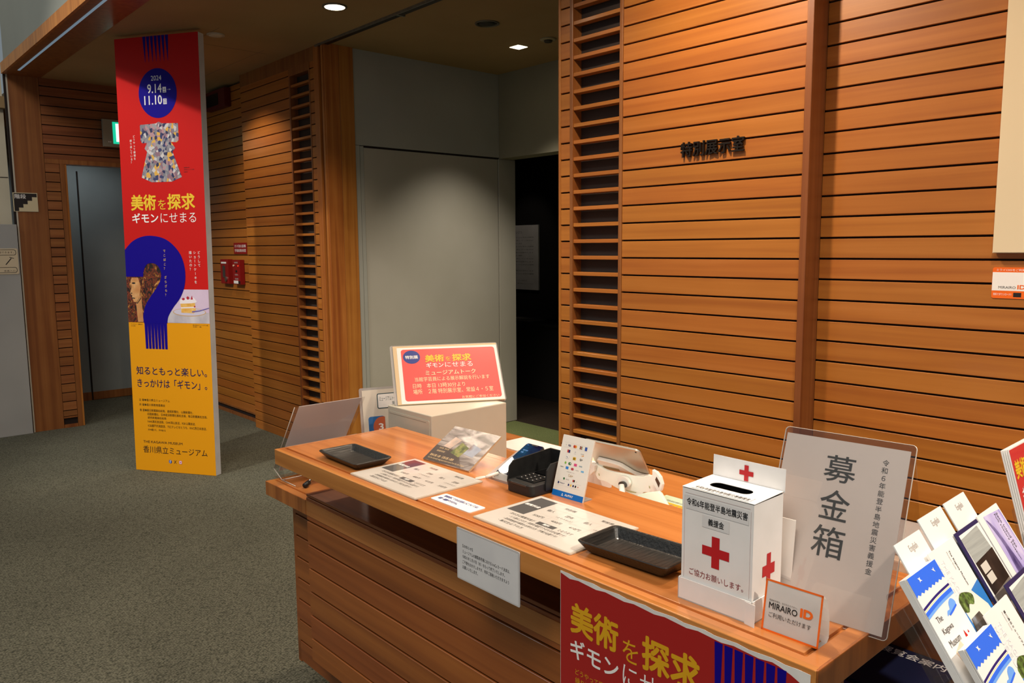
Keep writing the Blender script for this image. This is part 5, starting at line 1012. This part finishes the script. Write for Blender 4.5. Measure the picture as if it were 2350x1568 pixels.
def brochure(u, v, z, w, label, kind, h=.205, group=None, name='brochure'):
    t = empty(name, RM @ Matrix.Translation((u, -v - h, z)), label, 'brochure', group)
    prism('cover', [(0, 0), (w, 0), (w, h), (0, h)], -.0018, 0, {'navy': NV}.get(kind, W1), t)
    Y = lambda d: h - d
    if kind == 'blue':
        sc_ = [(w, Y(.024) + (.0022 if i % 2 else 0)) if False else (w - w * i / 16, Y(.0265) + (.0030 if i % 2 else 0) - .0) for i in range(17)]
        multi('blue_sky', [[(0, Y(0.0)), (w, Y(0.0))] + sc_], .0003, SKY, t)
        multi('bird', [[(.026, Y(.0065)), (.030, Y(.0075)), (.033, Y(.0065)), (.032, Y(.0095)), (.036, Y(.0125)), (.031, Y(.0115)), (.028, Y(.0130)), (.029, Y(.0100))], [(.074, Y(.0075)), (.078, Y(.0090)), (.082, Y(.0068)), (.081, Y(.0105)), (.083, Y(.0135)), (.079, Y(.0115))]], .0006, WHT, t)
        arc = lambda o, a: smooth([(0, Y(a + .006)), (.03, Y(a + .003)), (.06, Y(a + .001)), (w, Y(a))])
        for a, b, m in ((.0345, .0375, mat('stripe_navy', '#1d1a74', 0.35, coat=0.3)), (.0385, .0395, mat('stripe_cream', '#e8e0a0', 0.4)), (.0405, .0455, SKY), (.0455, .0490, SKY2)):
            multi('stripe', [arc(0, a) + arc(0, b)[::-1]], .0004, m, t)
        multi('island', [smooth([(.050, Y(.066)), (.056, Y(.061)), (.064, Y(.061)), (.070, Y(.054)), (.080, Y(.051)), (.088, Y(.055)), (.088, Y(.061)), (.070, Y(.064)), (.050, Y(.0665))], 3)], .0004, SKY2, t); multi('island_shadow', [[(.056, Y(.066)), (.070, Y(.0635)), (.088, Y(.0605)), (.088, Y(.0630)), (.070, Y(.0665)), (.058, Y(.068))]], .0006, SKY, t)
        text(t, mat('brochure_grey', '#4b4a4c', 0.4), [('fit', 'The', .016, Y(.066), .034, Y(.058)), ('fit', 'Kagawa', .016, Y(.083), .050, Y(.073)), ('fit', 'Museum', .016, Y(.098), .052, Y(.089))], .0006)
        multi('sand', [[(.020, Y(.105)), (.046, Y(.098)), (.054, Y(.115)), (.028, Y(.125))]], .0003, mat('sand', '#e6cdb8', 0.4), t); multi('red_sail', [[(.066, Y(.100)), (.069, Y(.091)), (.073, Y(.100))], [(.078, Y(.098)), (.080, Y(.094)), (.082, Y(.098))]], .0005, RED, t)
    elif kind in ('guide', 'guide_jp'):
        text(t, INK, [('fit', 'The Kagawa Museum' if kind == 'guide' else '香川県立ミュージアム', 0, 0, .052, .0052, .008)], .0005).matrix_local = Matrix.Translation((.060, Y(.012), 0)) @ Matrix.Rotation(-R90, 4, 'Z')
        text(t, GREYT, [('fit', 'Museum Guide', 0, 0, .026, .003)], .0005).matrix_local = Matrix.Translation((.053, Y(.012), 0)) @ Matrix.Rotation(-R90, 4, 'Z')
        text(t, mat('emboss_grey', '#dfe0e6', 0.5), [('fit', 'THE KAGAWA', 0, 0, .07, .010), ('fit', 'MUSEUM', 0, -.016, .07, -.006)], .0004).matrix_local = Matrix.Translation((.022, Y(.018), 0)) @ Matrix.Rotation(-R90, 4, 'Z')
        multi('photo_sky', [[(0, Y(.125)), (0, Y(.082)), (w, Y(.066)), (w, Y(.125))]], .0003, mat('photo_blue', '#2f7fd0', 0.35, coat=0.3), t)
        multi('photo_building', [[(.018, Y(.125)), (.012, Y(.090)), (.030, Y(.073)), (.060, Y(.070)), (.088, Y(.100)), (.092, Y(.125))]], .0005, mat('photo_white', '#e7e4da', 0.4), t)
        multi('photo_tree', [smooth([(.004, Y(.078)), (.022, Y(.066)), (.046, Y(.070)), (.058, Y(.078)), (.048, Y(.088)), (.034, Y(.084)), (.022, Y(.092)), (.004, Y(.086))], 3)], .0007, paint('tree_green', ['#1c1e14', '#3f4a24', '#5f7a34', '#8a9a58'], (120, 120, 120)), t)
        multi('photo_dark', [[(.010, Y(.125)), (.016, Y(.100)), (.050, Y(.099)), (.062, Y(.125))]], .0007, paint('photo_dark', ['#2a2522', '#5a5048', '#8c96a4'], (60, 30, 60)), t)
    elif kind == 'navy':
        multi('photo_frame', [[(.006, 0), (w, 0), (w, Y(.006)), (.010, Y(.006))]], .0003, W1, t)
        multi('photo_wall', [[(.012, Y(.050)), (.010, Y(.012)), (.086, Y(.008)), (.092, Y(.046))]], .0005, noisy('blind_grey', '#a9adaa', '#989c9a', (10, 300, 10), 0.5), t)
        multi('photo_house', [[(.014, Y(.110)), (.012, Y(.050)), (.094, Y(.046)), (.094, Y(.110))]], .0006, paint('house_dark', ['#15100e', '#241a16', '#3a2c24'], (30, 30, 30)), t)
        multi('photo_window', [[(.022, Y(.070)), (.022, Y(.056)), (.050, Y(.055)), (.050, Y(.069))], [(.024, Y(.086)), (.023, Y(.072)), (.050, Y(.071)), (.050, Y(.085))]], .0008, mat('photo_paper_window', '#cfc9bf', 0.5), t)
        multi('photo_ground', [[(.014, Y(.120)), (.014, Y(.100)), (.094, Y(.094)), (.094, Y(.120))]], .0007, mat('photo_ground', '#77706a', 0.5), t)
    elif kind == 'purple':
        multi('purple_field', [[(.018, 0), (w - .004, 0), (w - .004, Y(.010)), (.022, Y(.006))]], .0003, paint('purple_sky', ['#5a49b4', '#8f80d0', '#cfc6ea', '#b3a3dc'], (14, 5, 8)), t)
        multi('mountain', [smooth([(.028, 0), (.030, Y(.100)), (.036, Y(.060)), (.030, Y(.030)), (.024, Y(.012)), (.040, Y(.030)), (.050, Y(.070)), (.056, Y(.110)), (.056, 0)], 3)], .0005, paint('mountain_violet', ['#3a2f66', '#6a5c92', '#8f86b0'], (60, 30, 60)), t)
        text(t, mat('brochure_grey', '#4b4a4c'), [('fit', 'Seto Inland Sea', 0, 0, .060, .007), ('fit', 'Folk History Museum', 0, -.010, .078, -.003)], .0007).matrix_local = Matrix.Translation((.072, Y(.012), 0)) @ Matrix.Rotation(-R90, 4, 'Z')
    elif kind == 'tab':
        text(t, mat('tab_grey', '#a8a09a', 0.6), [('fit', 'English', .035, Y(.022), .062, Y(.010))], .0004)
    return t
G1 = 'blue museum brochures in the upper left pocket'; G2 = 'blue museum brochures in the lower left pocket'
for i in range(5): brochure(-.0006, .0, .0018 + .0019 * i, .099, 'plain blue-edged museum brochure behind the front one in the upper left pocket', 'plain', group=G1)
brochure(0, 0, .0118, .099, 'blue and white museum brochure in front of the upper left pocket of the rack', 'blue', group=G1)
for i in range(4): brochure(-.0006, .0990, .0270 + .0019 * i, .099, 'plain-backed museum brochure behind the front one in the lower left pocket', 'plain', group=G2)
brochure(0, .0990, .0356, .099, 'blue and white museum brochure in front of the lower left pocket of the rack', 'blue', group=G2)
brochure(.105, -.008, .004, .099, 'white museum guide brochure with English title in the second upper pocket', 'guide')
brochure(.1055, -.006, .002, .099, 'white museum guide brochure just behind the English front copy', 'plain')
brochure(.105, .089, .030, .099, 'white museum guide brochure with Japanese title in the second lower pocket', 'guide_jp')
brochure(.209, -.010, .006, .099, 'navy edged brochure with an old house photo in the third upper pocket', 'navy')
brochure(.209, .078, .032, .099, 'navy edged brochure with an old house photo in the third lower pocket', 'navy')
brochure(.313, -.012, .006, .099, 'purple folk history museum brochure in the fourth upper pocket', 'purple')
brochure(.3125, -.008, .003, .100, 'white-edged folk history brochure behind the purple front copy', 'plain')
for i, (u, lab_) in enumerate(((.045, 'pale divider card marked English, leftmost behind the brochures'), (.148, 'pale divider card marked English, middle one behind the brochures'), (.252, 'pale divider card marked English, rightmost behind the brochures'))):
    t = brochure(u, -.052 if i else -.040, -.004, .092, lab_, 'tab', .15, 'divider cards behind the brochures', 'divider_card')
# red flyers at the far right, in their own holder
FMx = frame((-.470, 1.860, .985), (0.05, 1, 0), (-math.sin(math.radians(15)), 0, math.cos(math.radians(15))))
FMx = frame((-.3835, 1.62, 1.045), (0.0, 1, 0), (-.27, 0, .96))
for i in range(4):
    t = empty('red_flyer', FMx @ Matrix.Translation((-.002 * (3 - i), 0, -.003 * (3 - i))), ['back red flyer, its edge showing, at the far right', 'second red flyer from the back at the far right', 'red flyer just behind the front one at the far right', 'front red exhibition flyer with yellow title at the right edge'][i], 'flyer', 'red flyers at the far right')
    prism('sheet', [(0, 0), (.21, 0), (.21, .238), (0, .238)], -.002, 0, W1, t)
    if i == 3:
        multi('red_print', [[(.003, 0), (.21, 0), (.21, .236), (.003, .236)]], .0003, mat('flyer_red', '#d8323a', 0.35, coat=0.4), t); text(t, YELT, [('fit', '美術', .010, .180, .070, .215, .03)], .0006, 'title_lettering'); text(t, WHT, [('fit', 'ギモン', .018, .140, .080, .165, .02)], .0006, 'white_lettering')
fh = empty('flyer_holder', FMx, 'clear acrylic flyer holder with a round knob at the right edge', 'leaflet holder')
prism('back_plate', rrect(-.008, -.20, .22, .13, .006), -.016, -.013, ACR, fh); prism('front_plate', rrect(-.02, -.20, .22, .09, .006), .004, .006, ACR, fh)
prism('knob_tab', rrect(-.030, .078, .004, .098, .003), .004, .006, ACE, fh); prism('knob', ell(-.010, .066, .011, .011, 24), .006, .012, mat('knob_grey', '#8a8680', 0.3, coat=0.5), fh); tube('holder_post', [FMx @ Vector((.10, -.19, -.02)), (-.26, 1.76, .02)], .010, STEEL, fh, True)
o = lathe('base_disc', [(.12, 0), (.12, .01), (.03, .018), (.01, .02)], STEEL, fh); o.matrix_world = Matrix.Translation((-.26, 1.76, 0))
# shelf with magazines in the open end of the counter
sh = empty('magazine_shelf', (-.76, 1.76, 0), 'dark shelf with magazines in the open end of the counter', 'shelf')
SB = mat('shelf_brown', '#3a2414', 0.5)
box('shelf_board', -.175, .18, -.42, .41, .53, .548, SB, sh); box('side_board', -.175, -.160, -.42, .41, .0, .53, SB, sh); box('bottom_board', -.16, .18, -.42, .41, .06, .08, SB, sh)
mags = [(-.15, -.12, '#3c2c78', 'violet magazine on the dark shelf in the counter end'), (-.12, .14, '#1b2140', 'navy magazine at the back of the dark shelf in the counter end'), (-.05, -.40, '#5a3a26', 'brown magazine at the front of the dark shelf in the counter end')]
for i, (x, y, c, l_) in enumerate(mags):
    t = empty('magazine', Matrix.Translation((-.76 + x, 1.76 + y, .549)) @ Matrix.Rotation(.12 * (i - 1), 4, 'Z'), l_, 'magazine', 'magazines on the low shelf')
    prism('cover', [(0, 0), (.21, 0), (.21, .25), (0, .25)], 0, .006 + .002 * i, mat('magazine_%d' % i, c, 0.4), t); text(t, WHT, [('fit', ['Art Guide', '展覧会案内', 'さぬき'][i], .02, .20, .19, .235, .01)], .0064 + .002 * i)
